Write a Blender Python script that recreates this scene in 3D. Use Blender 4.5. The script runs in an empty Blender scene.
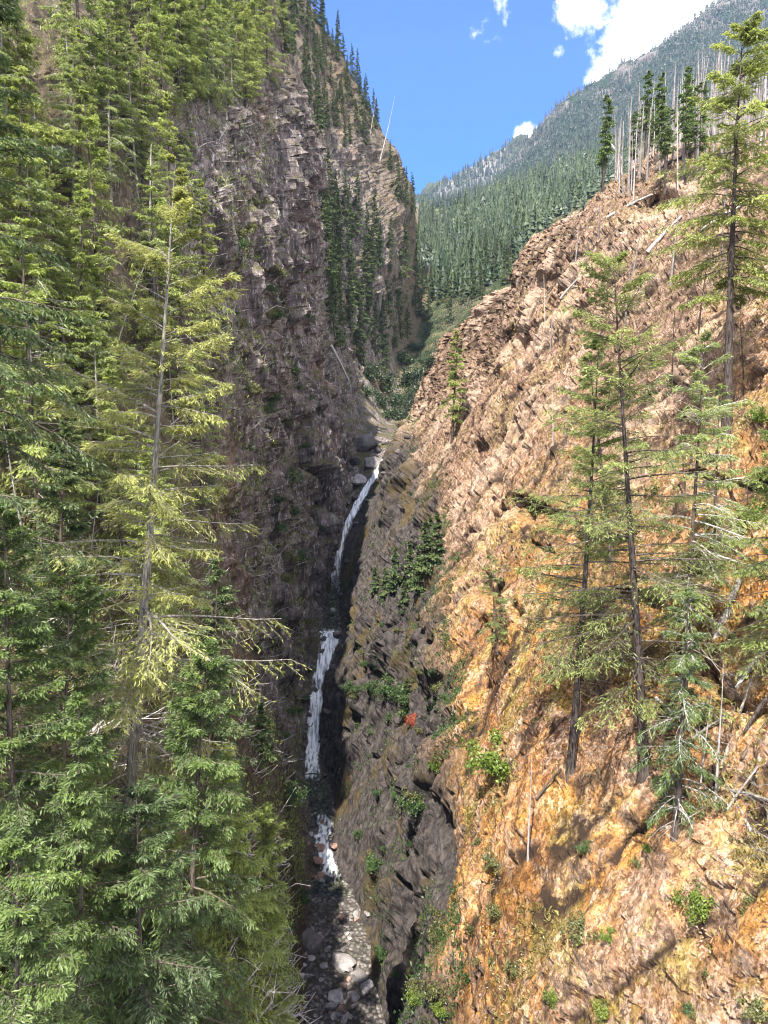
import bpy, math, random
import numpy as np
from mathutils import Vector

SC = bpy.context.scene
COL = SC.collection
R = math.radians
random.seed(7)
RNG = np.random.default_rng(11)

# ------------------------------------------------------------------ camera
F = 773.0
PITCH = R(-6.8)
FW = np.array([0, math.cos(PITCH), math.sin(PITCH)])
UP = np.array([0, -math.sin(PITCH), math.cos(PITCH)])

def ray(px, py):
    return FW + np.array([1, 0, 0]) * (px - 384) / F + UP * (512 - py) / F

def at(px, py, Y):
    d = ray(px, py)
    return d * (Y / d[1])

cam = bpy.data.cameras.new('camera')
cam.sensor_fit = 'VERTICAL'
cam.angle = 2 * math.atan(512 / F)
cam.clip_start = 0.1
cam.clip_end = 20000
cob = bpy.data.objects.new('camera', cam)
COL.objects.link(cob)
cob.rotation_euler = (R(90) + PITCH, 0, 0)
SC.camera = cob

# ------------------------------------------------------------------ numpy noise
def _h(ix, iy, iz, s):
    with np.errstate(over='ignore'):
        n = (ix.astype(np.uint32) * np.uint32(374761393) + iy.astype(np.uint32) * np.uint32(668265263)
             + iz.astype(np.uint32) * np.uint32(2147483647 - 1640531) + np.uint32(s * 7919 + 101) * np.uint32(2246822519))
        n = (n ^ (n >> np.uint32(13))) * np.uint32(1274126177)
        n = (n ^ (n >> np.uint32(16))) * np.uint32(2654435769)
        n = n ^ (n >> np.uint32(15))
    return n.astype(np.float64) / 4294967295.0

def vnoise(p, s=0):
    i = np.floor(p).astype(np.int64); f = p - i
    f = f * f * f * (f * (f * 6 - 15) + 10)
    out = 0
    for a in (0, 1):
        wa = f[:, 0] if a else 1 - f[:, 0]
        for b in (0, 1):
            wb = f[:, 1] if b else 1 - f[:, 1]
            for c in (0, 1):
                wc = f[:, 2] if c else 1 - f[:, 2]
                out = out + wa * wb * wc * _h(i[:, 0] + a, i[:, 1] + b, i[:, 2] + c, s)
    return out * 2 - 1

def fbm(p, o=4, s=0, ridged=False):
    t = 0; a = 1.0; tot = 0
    for k in range(o):
        n = vnoise(p * (2.03 ** k) + 17.3 * k, s + k)
        if ridged: n = 1 - 2 * np.abs(n)
        t = t + a * n; tot += a; a *= 0.5
    return t / tot

def facet(p, s=0, tilt=1.0):
    """chunky broken rock: every cell is a block with its own tilted face"""
    i = np.floor(p).astype(np.int64)
    best = np.full(len(p), 1e9); sec = np.full(len(p), 1e9)
    val = np.zeros(len(p))
    for a in (-1, 0, 1):
        for b in (-1, 0, 1):
            for c in (-1, 0, 1):
                j0, j1, j2 = i[:, 0] + a, i[:, 1] + b, i[:, 2] + c
                cx = j0 + _h(j0, j1, j2, s); cy = j1 + _h(j0, j1, j2, s + 1); cz = j2 + _h(j0, j1, j2, s + 2)
                dx, dy, dz = p[:, 0] - cx, p[:, 1] - cy, p[:, 2] - cz
                d = dx * dx + dy * dy + dz * dz
                v = (_h(j0, j1, j2, s + 3) * 2 - 1) + tilt * (dx * (_h(j0, j1, j2, s + 4) * 2 - 1)
                    + dy * (_h(j0, j1, j2, s + 5) * 2 - 1) + dz * (_h(j0, j1, j2, s + 6) * 2 - 1)) * 1.6
                m = d < best
                sec = np.where(m, best, np.minimum(sec, d))
                best = np.where(m, d, best); val = np.where(m, v, val)
    edge = np.sqrt(sec) - np.sqrt(best)
    return val, edge

def stretch(p, d, s):
    d = np.array(d, float); d /= np.linalg.norm(d)
    return p - np.outer(p @ d, d) * (1 - 1 / s)

def sstep(a, b, x):
    t = np.clip((x - a) / (b - a), 0, 1)
    return t * t * (3 - 2 * t)

# ------------------------------------------------------------------ mesh helpers
def mesh_np(name, V, Fq, mat=None, attrs=None, smooth=False):
    """V (n,3), Fq (m,k) int array or list of such arrays"""
    me = bpy.data.meshes.new(name)
    V = np.ascontiguousarray(V, dtype=np.float32)
    Fs = Fq if isinstance(Fq, list) else [Fq]
    Fs = [np.asarray(f, dtype=np.int32) for f in Fs if len(f)]
    loops = np.concatenate([f.ravel() for f in Fs])
    tot = np.concatenate([np.full(len(f), f.shape[1], np.int32) for f in Fs])
    start = np.concatenate([[0], np.cumsum(tot)[:-1]]).astype(np.int32)
    me.vertices.add(len(V)); me.vertices.foreach_set('co', V.ravel())
    me.loops.add(len(loops)); me.loops.foreach_set('vertex_index', loops)
    me.polygons.add(len(tot)); me.polygons.foreach_set('loop_start', start)
    me.polygons.foreach_set('loop_total', tot)
    me.polygons.foreach_set('use_smooth', np.full(len(tot), smooth, dtype=bool))
    me.update(calc_edges=True)
    for k, a in (attrs or {}).items():
        at_ = me.attributes.new(k, 'FLOAT', 'POINT')
        at_.data.foreach_set('value', np.ascontiguousarray(a, dtype=np.float32))
    if mat: me.materials.append(mat)
    return me

def link(name, data, parent=None, **kw):
    o = bpy.data.objects.new(name, data)
    COL.objects.link(o)
    if parent: o.parent = parent
    for k, v in kw.items(): o[k] = v
    return o

def tag(o, label=None, category=None, group=None, kind=None):
    for k, v in (('label', label), ('category', category), ('group', group), ('kind', kind)):
        if v: o[k] = v
    return o

class MB:
    """collects geometry for one mesh"""
    def __init__(s): s.V = []; s.F = {}; s.A = []; s.n = 0
    def add(s, V, Fc, a=None):
        V = np.asarray(V, float); Fc = np.asarray(Fc)
        s.V.append(V); s.F.setdefault(Fc.shape[1], []).append(Fc + s.n); s.n += len(V)
        s.A.append(np.full(len(V), 0.5) if a is None else np.broadcast_to(np.asarray(a, float), (len(V),)))
    def mesh(s, name, mat, smooth=False):
        return mesh_np(name, np.concatenate(s.V), [np.concatenate(f) for f in s.F.values()], mat,
                       {'tint': np.concatenate(s.A)}, smooth)

def tubes(P, r, k=4):
    """P (B,N,3) polylines, r (B,N) radii -> V,F (quads)"""
    B, N, _ = P.shape
    T = np.gradient(P, axis=1)
    T /= np.linalg.norm(T, axis=2, keepdims=True) + 1e-9
    ref = np.where(np.abs(T[..., 2:3]) > 0.9, np.array([1.0, 0, 0]), np.array([0, 0, 1.0]))
    A = np.cross(T, ref); A /= np.linalg.norm(A, axis=2, keepdims=True) + 1e-9
    Bv = np.cross(T, A)
    ang = np.arange(k) * 2 * math.pi / k
    ring = P[:, :, None] + r[:, :, None, None] * (np.cos(ang)[:, None] * A[:, :, None] + np.sin(ang)[:, None] * Bv[:, :, None])
    V = ring.reshape(-1, 3)
    idx = np.arange(B * N * k).reshape(B, N, k)
    a = idx[:, :-1]; b = idx[:, 1:]
    Fq = np.stack([a, np.roll(a, -1, 2), np.roll(b, -1, 2), b], -1).reshape(-1, 4)
    return V, Fq

# ------------------------------------------------------------------ node helpers
def newmat(name):
    m = bpy.data.materials.new(name); m.use_nodes = True
    nt = m.node_tree; nt.nodes.clear()
    return m, nt

class NT:
    def __init__(s, nt): s.nt = nt
    def n(s, typ, ins=None, **kw):
        nd = s.nt.nodes.new(typ)
        for k, v in kw.items(): setattr(nd, k, v)
        for k, v in (ins or {}).items():
            if isinstance(v, bpy.types.NodeSocket): s.nt.links.new(v, nd.inputs[k])
            else: nd.inputs[k].default_value = v
        return nd
    def coord(s): return s.n('ShaderNodeTexCoord').outputs['Object']
    def map(s, v, scale=(1, 1, 1), rot=(0, 0, 0), loc=(0, 0, 0)):
        return s.n('ShaderNodeMapping', {'Vector': v, 'Scale': scale, 'Rotation': rot, 'Location': loc}).outputs[0]
    def noise(s, v, sc, det=5, rough=0.6, dist=0.0):
        return s.n('ShaderNodeTexNoise', {'Vector': v, 'Scale': sc, 'Detail': det, 'Roughness': rough, 'Distortion': dist}).outputs[0]
    def vor(s, v, sc, feature='F1', out='Distance', rnd=1.0):
        return s.n('ShaderNodeTexVoronoi', {'Vector': v, 'Scale': sc, 'Randomness': rnd}, feature=feature).outputs[out]
    def ramp(s, f, a, b, lo=0.0, hi=1.0):
        return s.n('ShaderNodeMapRange', {0: f, 1: a, 2: b, 3: lo, 4: hi}, interpolation_type='SMOOTHSTEP').outputs[0]
    def math(s, op, a, b=0.0, c=0.0):
        return s.n('ShaderNodeMath', {0: a, 1: b, 2: c}, operation=op).outputs[0]
    def mix(s, f, a, b, mode='MIX'):
        nd = s.n('ShaderNodeMix', data_type='RGBA', blend_type=mode)
        for sock, v in ((nd.inputs[0], f), (nd.inputs[6], a), (nd.inputs[7], b)):
            if isinstance(v, bpy.types.NodeSocket): s.nt.links.new(v, sock)
            elif sock == nd.inputs[0]: sock.default_value = v
            else: sock.default_value = tuple(v) + (1,) if len(v) == 3 else v
        return nd.outputs[2]
    def attr(s, name): return s.n('ShaderNodeAttribute', attribute_name=name).outputs['Fac']
    def bump(s, h, dist, strength=1.0):
        return s.n('ShaderNodeBump', {'Height': h, 'Distance': dist, 'Strength': strength}).outputs[0]
    def out(s, sh): s.n('ShaderNodeOutputMaterial', {'Surface': sh})
    def princ(s, col, rough=0.9, spec=0.2, normal=None, **kw):
        ins = {'Base Color': col if isinstance(col, bpy.types.NodeSocket) else tuple(col) + (1,), 'Roughness': rough, 'Specular IOR Level': spec}
        if normal is not None: ins['Normal'] = normal
        ins.update(kw)
        return s.n('ShaderNodeBsdfPrincipled', ins).outputs[0]

def mat_left_rock():
    m, nt = newmat('grey_cliff_rock'); N = NT(nt); co = N.coord()
    st = N.map(co, (1, 1, 0.28), (0, R(22), 0))
    big = N.noise(co, 0.045, 4)
    strk = N.noise(st, 0.55, 6, 0.65)
    fine = N.noise(st, 2.2, 6, 0.7)
    cell = N.vor(st, 0.8, out='Color')
    col = N.mix(N.ramp(strk, 0.3, 0.7), (0.055, 0.042, 0.038), (0.275, 0.228, 0.212))
    col = N.mix(N.ramp(big, 0.56, 0.72, 0, 0.8), col, N.mix(N.ramp(fine, 0.35, 0.65), (0.17, 0.085, 0.05), (0.32, 0.20, 0.135)))
    col = N.mix(N.ramp(fine, 0.54, 0.68, 0, 0.9), col, (0.56, 0.52, 0.50))
    col = N.mix(N.ramp(fine, 0.44, 0.32, 0, 0.7), col, (0.03, 0.018, 0.017))
    bw = N.n('ShaderNodeRGBToBW', {0: cell}).outputs[0]
    col = N.mix(0.6, col, N.mix(bw, (0.35, 0.35, 0.35), (1.35, 1.35, 1.35)), 'MULTIPLY')
    nz = N.n('ShaderNodeSeparateXYZ', {0: N.n('ShaderNodeNewGeometry').outputs['Normal']}).outputs[2]
    moss = N.math('MULTIPLY', N.ramp(nz, 0.3, 0.75), N.ramp(N.noise(co, 0.3, 5), 0.42, 0.6))
    col = N.mix(moss, col, N.mix(fine, (0.045, 0.05, 0.018), (0.15, 0.125, 0.05)))
    soil = N.math('MULTIPLY', N.attr('soil'), N.ramp(fine, 0.25, 0.6, 0.55, 1.0))
    col = N.mix(soil, col, N.mix(N.ramp(N.noise(co, 1.3, 6, 0.7), 0.35, 0.65), (0.05, 0.042, 0.02), (0.165, 0.118, 0.068)))
    h = N.math('ADD', N.math('MULTIPLY', fine, 0.6), N.math('ADD', N.math('MULTIPLY', strk, 0.6), N.math('MULTIPLY', N.noise(co, 7, 4, 0.7), 0.2)))
    N.out(N.princ(col, 0.85, 0.25, N.bump(h, 0.9)))
    return m

def mat_right_rock():
    m, nt = newmat('ochre_lichen_rock'); N = NT(nt); co = N.coord()
    # streaks that run down the slope
    st = N.map(co, (1.0, 1.0, 0.7), (0, R(-40), 0))
    big = N.noise(co, 0.06, 4, 0.55, 0.6)
    mid = N.noise(st, 0.35, 7, 0.68, 0.1)
    fine = N.noise(st, 1.7, 6, 0.72)
    tiny = N.noise(co, 5.5, 5, 0.7)
    warm = N.attr('warm')
    inner_shade = N.attr('inner_shade')
    pink = N.mix(N.ramp(fine, 0.3, 0.7), (0.20, 0.135, 0.10), (0.47, 0.37, 0.30))
    ochre = N.mix(N.ramp(mid, 0.3, 0.7), (0.26, 0.125, 0.04), (0.56, 0.33, 0.12))
    gold = (0.66, 0.34, 0.05)
    w = N.ramp(N.math('ADD', N.math('MULTIPLY', mid, 0.6), N.math('MULTIPLY', big, 0.5)), 0.39, 0.58)
    col = N.mix(N.math('MULTIPLY', w, warm), pink, ochre)
    col = N.mix(N.math('MULTIPLY', N.ramp(N.noise(st, 0.2, 6, 0.65, 0.5), 0.52, 0.66, 0, 0.62), warm), col, gold)
    grey = N.mix(N.ramp(fine, 0.35, 0.65), (0.12, 0.10, 0.088), (0.47, 0.41, 0.37))
    nz = N.n('ShaderNodeSeparateXYZ', {0: N.n('ShaderNodeNewGeometry').outputs['Normal']}).outputs[2]
    steep = N.ramp(nz, 0.45, 0.05)
    col = N.mix(N.math('MULTIPLY', steep, N.ramp(N.noise(co, 0.22, 4), 0.42, 0.6)), col, grey)
    # red-brown weathering
    col = N.mix(N.ramp(N.noise(co, 0.42, 7, 0.75), 0.55, 0.68, 0, 0.8), col, (0.27, 0.10, 0.05))
    # olive moss and dry grass
    moss = N.math('MULTIPLY', N.ramp(N.noise(co, 0.14, 7, 0.72), 0.48, 0.60), N.ramp(nz, 0.1, 0.45))
    col = N.mix(N.math('MULTIPLY', moss, 0.8), col, N.mix(fine, (0.15, 0.14, 0.03), (0.50, 0.45, 0.12)))
    # pale broken flakes, dark crevices
    vc = N.n('ShaderNodeRGBToBW', {0: N.vor(N.map(co, (1, 1, 0.6), (0, R(-40), 0)), 2.6, out='Color')}).outputs[0]
    flake = N.math('MULTIPLY', N.ramp(vc, 0.60, 0.72), N.ramp(N.noise(co, 0.3, 6, 0.7), 0.46, 0.6))
    col = N.mix(N.math('MULTIPLY', flake, 0.75), col, (0.56, 0.46, 0.40))
    col = N.mix(N.ramp(tiny, 0.56, 0.7, 0, 0.55), col, (0.52, 0.42, 0.35))
    col = N.mix(N.ramp(tiny, 0.46, 0.33, 0, 0.75), col, (0.085, 0.045, 0.025))
    col = N.mix(N.ramp(fine, 0.40, 0.28, 0, 0.7), col, (0.075, 0.05, 0.036))
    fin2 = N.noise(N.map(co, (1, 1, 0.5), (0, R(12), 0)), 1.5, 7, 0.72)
    shaded_rock = N.mix(N.ramp(fin2, 0.35, 0.65), (0.022, 0.019, 0.018), (0.095, 0.08, 0.073))  # dark gorge rock, deepened further: the wall's shade is painted into its colour
    shaded_rock = N.mix(N.ramp(tiny, 0.58, 0.72, 0, 0.5), shaded_rock, (0.19, 0.165, 0.15))
    shaded_rock = N.mix(N.ramp(N.noise(co, 0.11, 5, 0.6), 0.52, 0.62, 0, 0.8), shaded_rock, N.mix(tiny, (0.05, 0.038, 0.016), (0.125, 0.09, 0.04)))
    upper = N.math('MULTIPLY', N.math('SUBTRACT', 1.0, warm), 0.75)
    col = N.mix(upper, col, N.mix(N.ramp(fine, 0.33, 0.67), (0.145, 0.105, 0.086), (0.45, 0.365, 0.31)))
    warp = N.n('ShaderNodeTexNoise', {'Vector': co, 'Scale': 3.2, 'Detail': 5.0, 'Roughness': 0.7}).outputs['Color']
    wco = N.n('ShaderNodeVectorMath', {0: N.map(co, (1, 1, 0.6), (0, R(-40), 0)), 1: N.n('ShaderNodeVectorMath', {0: warp, 'Scale': 0.55}, operation='SCALE').outputs[0]}, operation='ADD').outputs[0]
    c1 = N.n('ShaderNodeRGBToBW', {0: N.vor(wco, 3.4, out='Color')}).outputs[0]
    c2 = N.n('ShaderNodeRGBToBW', {0: N.vor(wco, 9.5, out='Color')}).outputs[0]
    chip = N.math('ADD', N.math('MULTIPLY', c1, 0.45), N.math('MULTIPLY', c2, 0.55))
    col = N.mix(0.9, col, N.mix(N.ramp(chip, 0.25, 0.75), (0.50, 0.47, 0.45), (1.40, 1.37, 1.35)), 'MULTIPLY')
    cz = N.ramp(N.noise(co, 0.35, 6, 0.7), 0.42, 0.56)
    col = N.mix(N.math('MULTIPLY', N.ramp(chip, 0.60, 0.66), N.math('MULTIPLY', cz, 0.6)), col, (0.60, 0.52, 0.47))
    col = N.mix(N.math('MULTIPLY', N.ramp(chip, 0.39, 0.33), 0.55), col, (0.10, 0.055, 0.03))
    sl = N.attr('slab')
    col = N.mix(0.8, col, N.mix(sl, (0.60, 0.56, 0.53), (1.10, 1.06, 1.02)), 'MULTIPLY')
    col = N.mix(N.math('MULTIPLY', N.ramp(sl, 0.66, 0.9), N.math('MULTIPLY_ADD', warm, -0.24, 0.32)), col, (0.50, 0.43, 0.38))
    col = N.mix(N.math('MULTIPLY', N.attr('crack'), N.ramp(N.noise(co, 0.6, 5, 0.7), 0.38, 0.55)), col, (0.045, 0.032, 0.025))
    col = N.mix(1.0, col, (0.86, 0.775, 0.68), 'MULTIPLY')
    col = N.mix(inner_shade, col, shaded_rock)
    floor = N.mix(N.ramp(N.noise(co, 0.09, 6, 0.65), 0.42, 0.6), (0.04, 0.055, 0.022), (0.11, 0.10, 0.055))
    col = N.mix(N.attr('wood'), col, floor)
    h = N.math('ADD', N.math('MULTIPLY', fin2, 0.9), N.math('ADD', N.math('MULTIPLY', mid, 0.4), N.math('MULTIPLY', tiny, 0.3)))
    N.out(N.princ(col, 0.9, 0.15, N.bump(N.math('ADD', h, N.math('MULTIPLY', chip, 0.35)), 0.28)))
    return m

def mat_far(name, forest=(0.028, 0.042, 0.02), rock=(0.20, 0.17, 0.155)):
    m, nt = newmat(name); N = NT(nt); co = N.coord()
    st = N.map(co, (1, 0.4, 0.5))
    a = N.noise(st, 0.012, 7, 0.62); b = N.noise(co, 0.06, 6, 0.7)
    r = N.mix(N.ramp(b, 0.35, 0.65), tuple(c * 0.5 for c in rock), rock)
    g = N.mix(N.ramp(b, 0.3, 0.7), tuple(c * 0.6 for c in forest), tuple(c * 1.7 for c in forest))
    col = N.mix(N.math('MULTIPLY', N.ramp(a, 0.46, 0.58), N.attr('rocky')), g, r)
    N.out(N.princ(col, 0.95, 0.05, N.bump(b, 12.0)))
    return m

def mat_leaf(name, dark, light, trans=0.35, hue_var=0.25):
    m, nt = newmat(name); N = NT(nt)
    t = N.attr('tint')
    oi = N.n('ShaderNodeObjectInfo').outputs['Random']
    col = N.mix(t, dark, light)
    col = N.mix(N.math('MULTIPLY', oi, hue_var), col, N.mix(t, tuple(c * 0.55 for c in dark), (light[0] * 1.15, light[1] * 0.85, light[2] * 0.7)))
    d = N.n('ShaderNodeBsdfDiffuse', {'Color': col}).outputs[0]
    tr = N.n('ShaderNodeBsdfTranslucent', {'Color': col}).outputs[0]
    gl = N.n('ShaderNodeBsdfGlossy', {'Color': (1, 1, 1, 1), 'Roughness': 0.5}).outputs[0]
    mx = N.n('ShaderNodeMixShader', {0: trans, 1: d, 2: tr}).outputs[0]
    N.out(N.n('ShaderNodeMixShader', {0: 0.03, 1: mx, 2: gl}).outputs[0])
    return m

def mat_bark(name, a, b, sc=3.0):
    m, nt = newmat(name); N = NT(nt); co = N.coord()
    st = N.map(co, (4, 4, 0.6))
    n = N.noise(st, sc, 6, 0.7)
    col = N.mix(N.ramp(n, 0.35, 0.65), a, b)
    col = N.mix(N.ramp(N.noise(co, 0.7, 4), 0.5, 0.7, 0, 0.5), col, tuple(min(1, c * 1.6) for c in b))
    N.out(N.princ(col, 0.9, 0.1, N.bump(n, 0.05)))
    return m

def mat_stone(name, a, b):
    m, nt = newmat(name); N = NT(nt); co = N.coord()
    oi = N.n('ShaderNodeObjectInfo').outputs['Random']
    n = N.noise(co, 1.3, 6, 0.7); f = N.noise(co, 9, 5, 0.7)
    col = N.mix(N.ramp(n, 0.3, 0.7), a, b)
    col = N.mix(N.ramp(f, 0.55, 0.7, 0, 0.5), col, tuple(c * 1.35 for c in b))
    col = N.mix(N.ramp(f, 0.45, 0.3, 0, 0.6), col, tuple(c * 0.4 for c in a))
    sc = N.ramp(oi, 0, 1, 0.6, 1.15)
    col = N.mix(1.0, col, N.n('ShaderNodeCombineColor', {0: sc, 1: sc, 2: sc}).outputs[0], 'MULTIPLY')
    N.out(N.princ(col, 0.8, 0.3, N.bump(f, 0.08)))
    return m

def mat_fall():
    m, nt = newmat('creek_water'); N = NT(nt); co = N.coord()
    st = N.map(co, (2.2, 0.7, 0.16))
    n = N.noise(st, 1.3, 3, 0.5); n2 = N.noise(co, 0.7, 4, 0.6)
    foam = N.attr('foam')
    f = N.ramp(N.math('ADD', N.math('ADD', N.math('MULTIPLY', n, 1.2), N.math('MULTIPLY', n2, 0.8)), N.math('MULTIPLY', foam, 1.1)), 1.05, 1.75)
    white = N.princ(N.mix(N.ramp(n, 0.33, 0.58), (0.30, 0.35, 0.37), (0.93, 0.95, 0.96)), 0.55, 0.3, N.bump(n, 0.35))
    rip = N.noise(N.map(co, (1, 0.6, 1)), 1.8, 5, 0.6)
    bm = N.bump(rip, 0.08)
    gl = N.n('ShaderNodeBsdfGlossy', {'Color': (0.9, 0.95, 1, 1), 'Roughness': 0.06, 'Normal': bm}).outputs[0]
    tr = N.n('ShaderNodeBsdfTransparent', {'Color': (0.74, 0.80, 0.72, 1)}).outputs[0]
    fr = N.n('ShaderNodeFresnel', {'IOR': 1.33, 'Normal': bm}).outputs[0]
    clear = N.n('ShaderNodeMixShader', {0: fr, 1: tr, 2: gl}).outputs[0]
    N.out(N.n('ShaderNodeMixShader', {0: f, 1: clear, 2: white}).outputs[0])
    return m

def mat_gravel():
    m, nt = newmat('creek_gravel'); N = NT(nt); co = N.coord()
    v = N.vor(co, 2.2, out='Color'); d = N.vor(co, 2.2)
    n = N.noise(co, 0.5, 5, 0.6)
    bw = N.n('ShaderNodeRGBToBW', {0: v}).outputs[0]
    col = N.mix(bw, (0.10, 0.086, 0.076), (0.26, 0.23, 0.205))
    col = N.mix(N.ramp(n, 0.45, 0.6), col, (0.085, 0.078, 0.06))
    col = N.mix(N.ramp(d, 0.35, 0.6, 0, 0.8), col, (0.03, 0.026, 0.022))
    N.out(N.princ(col, 0.7, 0.3, N.bump(d, -0.3)))
    return m

M_LEFT = mat_left_rock(); M_RIGHT = mat_right_rock()
M_MTN = mat_far('forested_mountain', (0.02, 0.034, 0.018)); M_MTN2 = mat_far('hazy_mountain', (0.05, 0.06, 0.035), (0.27, 0.25, 0.24))
M_FIR = mat_leaf('fir_needles', (0.10, 0.135, 0.03), (0.44, 0.53, 0.13), 0.5)
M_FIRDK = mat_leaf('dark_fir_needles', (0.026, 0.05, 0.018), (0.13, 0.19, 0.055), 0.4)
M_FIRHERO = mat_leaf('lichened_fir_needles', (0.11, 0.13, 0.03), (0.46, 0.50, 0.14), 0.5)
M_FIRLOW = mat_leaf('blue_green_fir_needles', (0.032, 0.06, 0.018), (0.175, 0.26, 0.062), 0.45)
M_FIRRT = mat_leaf('sparse_fir_needles', (0.085, 0.12, 0.03), (0.36, 0.45, 0.125), 0.5)
M_FARFIR = mat_leaf('far_fir_needles', (0.035, 0.062, 0.024), (0.15, 0.20, 0.065), 0.35)
M_MTNFIR = mat_leaf('mountain_fir_needles', (0.010, 0.021, 0.013), (0.038, 0.058, 0.032), 0.2)
M_VALFIR = mat_leaf('valley_fir_needles', (0.022, 0.044, 0.022), (0.085, 0.125, 0.052), 0.3)
M_BROAD = mat_leaf('broad_leaves', (0.06, 0.11, 0.015), (0.29, 0.38, 0.06), 0.45)
M_BROADDK = mat_leaf('deep_green_leaves', (0.03, 0.065, 0.018), (0.11, 0.19, 0.05), 0.4)
M_RED = mat_leaf('rusty_red_needles', (0.25, 0.05, 0.02), (0.55, 0.14, 0.06), 0.4)
M_DRY = mat_leaf('dry_grass_blades', (0.16, 0.125, 0.04), (0.46, 0.40, 0.15), 0.4)
M_BARK = mat_bark('fir_bark', (0.035, 0.027, 0.022), (0.145, 0.115, 0.095))
M_BARKLT = mat_bark('lichened_bark', (0.09, 0.08, 0.065), (0.34, 0.31, 0.26))
M_DEAD = mat_bark('weathered_dead_wood', (0.22, 0.19, 0.175), (0.50, 0.46, 0.43))
M_SNAGDK = mat_bark('dark_weathered_wood', (0.10, 0.088, 0.084), (0.30, 0.27, 0.255))
M_CHAR = mat_bark('charred_wood', (0.018, 0.015, 0.013), (0.10, 0.08, 0.07))
M_STONE = mat_stone('grey_boulder', (0.20, 0.175, 0.165), (0.48, 0.44, 0.42))
M_STONERED = mat_stone('reddish_boulder', (0.20, 0.115, 0.085), (0.42, 0.29, 0.23))
M_STONEDK = mat_stone('dark_boulder', (0.05, 0.045, 0.042), (0.17, 0.15, 0.14))
M_FALL = mat_fall(); M_GRAVEL = mat_gravel()

# ------------------------------------------------------------------ creek path  (px, py, distance, half width, foam)
PATH = [(352, 1500, 38, 4.6, 0), (350, 1122, 60, 4.2, 0.0), (345, 1030, 70, 3.6, -0.5), (338, 951, 80, 3.2, -0.5), (330, 890, 90, 2.4, -0.3), (327, 873, 93.5, 1.3, .35),
        (326, 858, 96, 1.0, .85), (322, 842, 98, 1.0, 0.55), (324, 832, 101, 1.1, 0.6), (319, 800, 108, 1.8, -0.4), (317, 786, 112, 1.7, -0.3), (313, 775, 114.5, 1.2, 0.5),
        (312, 752, 119, 1.15, 0.8), (313, 728, 120.5, 1.05, 0.8), (316, 700, 122, 1.1, 0.7), (316, 690, 123.2, 0.9, 0.4), (321, 672, 125, 1.1, 0.75), (328, 650, 127, 1.3, 0.85),
        (330, 636, 128.8, 1.8, 0.8), (330, 622, 138, 1.5, -0.5), (331, 601, 147, 1.2, -0.05), (333, 590, 152, 1.1, -0.3), (335, 575, 153.5, 0.8, 0.35), (341, 545, 156, 0.6, 0.7),
        (350, 520, 159, 0.75, 0.85), (360, 500, 162, 0.8, 0.9), (374, 479, 166, 0.7, 0.8), (383, 465, 171, 0.8, 0.75), (393, 450, 178, 1.0, 0.9), (402, 438, 186, 1.1, 0.4), (398, 428, 215, 1.3, 0.1)]
_pw = np.array([at(p[0], p[1], p[2]) for p in PATH])
def fx(Y): return np.interp(Y, _pw[:, 1], _pw[:, 0])
def fz(Y): return np.interp(Y, _pw[:, 1], _pw[:, 2])
def fw(Y): return np.interp(Y, _pw[:, 1], [p[3] for p in PATH])
def ff(Y): return np.interp(Y, _pw[:, 1], [p[4] for p in PATH])

# ------------------------------------------------------------------ canyon walls as lofted cross-sections
def W(x, z): return ('w', x, z)
RIGHT = {
 20: [W(8, -46), W(13, -36), W(16, -29), W(20, -22), W(26, -13), W(40, 2), W(70, 30)],
 28: [W(6, -48), W(10, -38), (660, 1180), (705, 1010), (800, 840), (1000, 560), (1400, 150)],
 36: [W(4.5, -48), (470, 1230), (545, 1030), (610, 900), (720, 760), (900, 520), (1250, 150)],
 44: [(405, 1290), (462, 1060), (515, 870), (590, 745), (705, 630), (850, 420), (1100, 100)],
 52: [(410, 1110), (455, 930), (495, 800), (570, 650), (690, 520), (830, 340), (1040, 60)],
 64: [(412, 985), (452, 790), (490, 690), (565, 560), (680, 410), (790, 260), (980, 60)],
 80: [(400, 860), (448, 665), (480, 595), (555, 455), (650, 310), (745, 205), (900, 95)],
 100: [(380, 720), (442, 555), (474, 495), (540, 375), (612, 250), (695, 172), (850, 105)],
 120: [(362, 640), (428, 490), (460, 435), (520, 325), (578, 228), (645, 172), (800, 120)],
 137: [(374, 565), (424, 455), (450, 412), (496, 322), (532, 246), (645, 190), (800, 140)],
 155: [(374, 515), (413, 432), (430, 402), (456, 345), (482, 306), (640, 235), (800, 170)],
 172: [(396, 455), (406, 432), (416, 408), (430, 372), (442, 346), (570, 300), (800, 220)],
 190: [(409, 430), (414, 418), (421, 400), (430, 382), (440, 362), (580, 325), (820, 250)],
 240: [(410, 412), (425, 400), (440, 390), (462, 375), (505, 358), (610, 320), (840, 250)],
 300: [(425, 355), (440, 345), (460, 333), (500, 310), (560, 280), (650, 240), (850, 160)],
 400: [(445, 284), (460, 278), (480, 268), (510, 253), (570, 223), (650, 186), (850, 110)],
 560: [(455, 229), (470, 222), (490, 215), (520, 203), (580, 182), (660, 148), (850, 85)],
 800: [(452, 207), (470, 201), (500, 190), (540, 176), (600, 158), (680, 128), (850, 75)],
}
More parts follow.
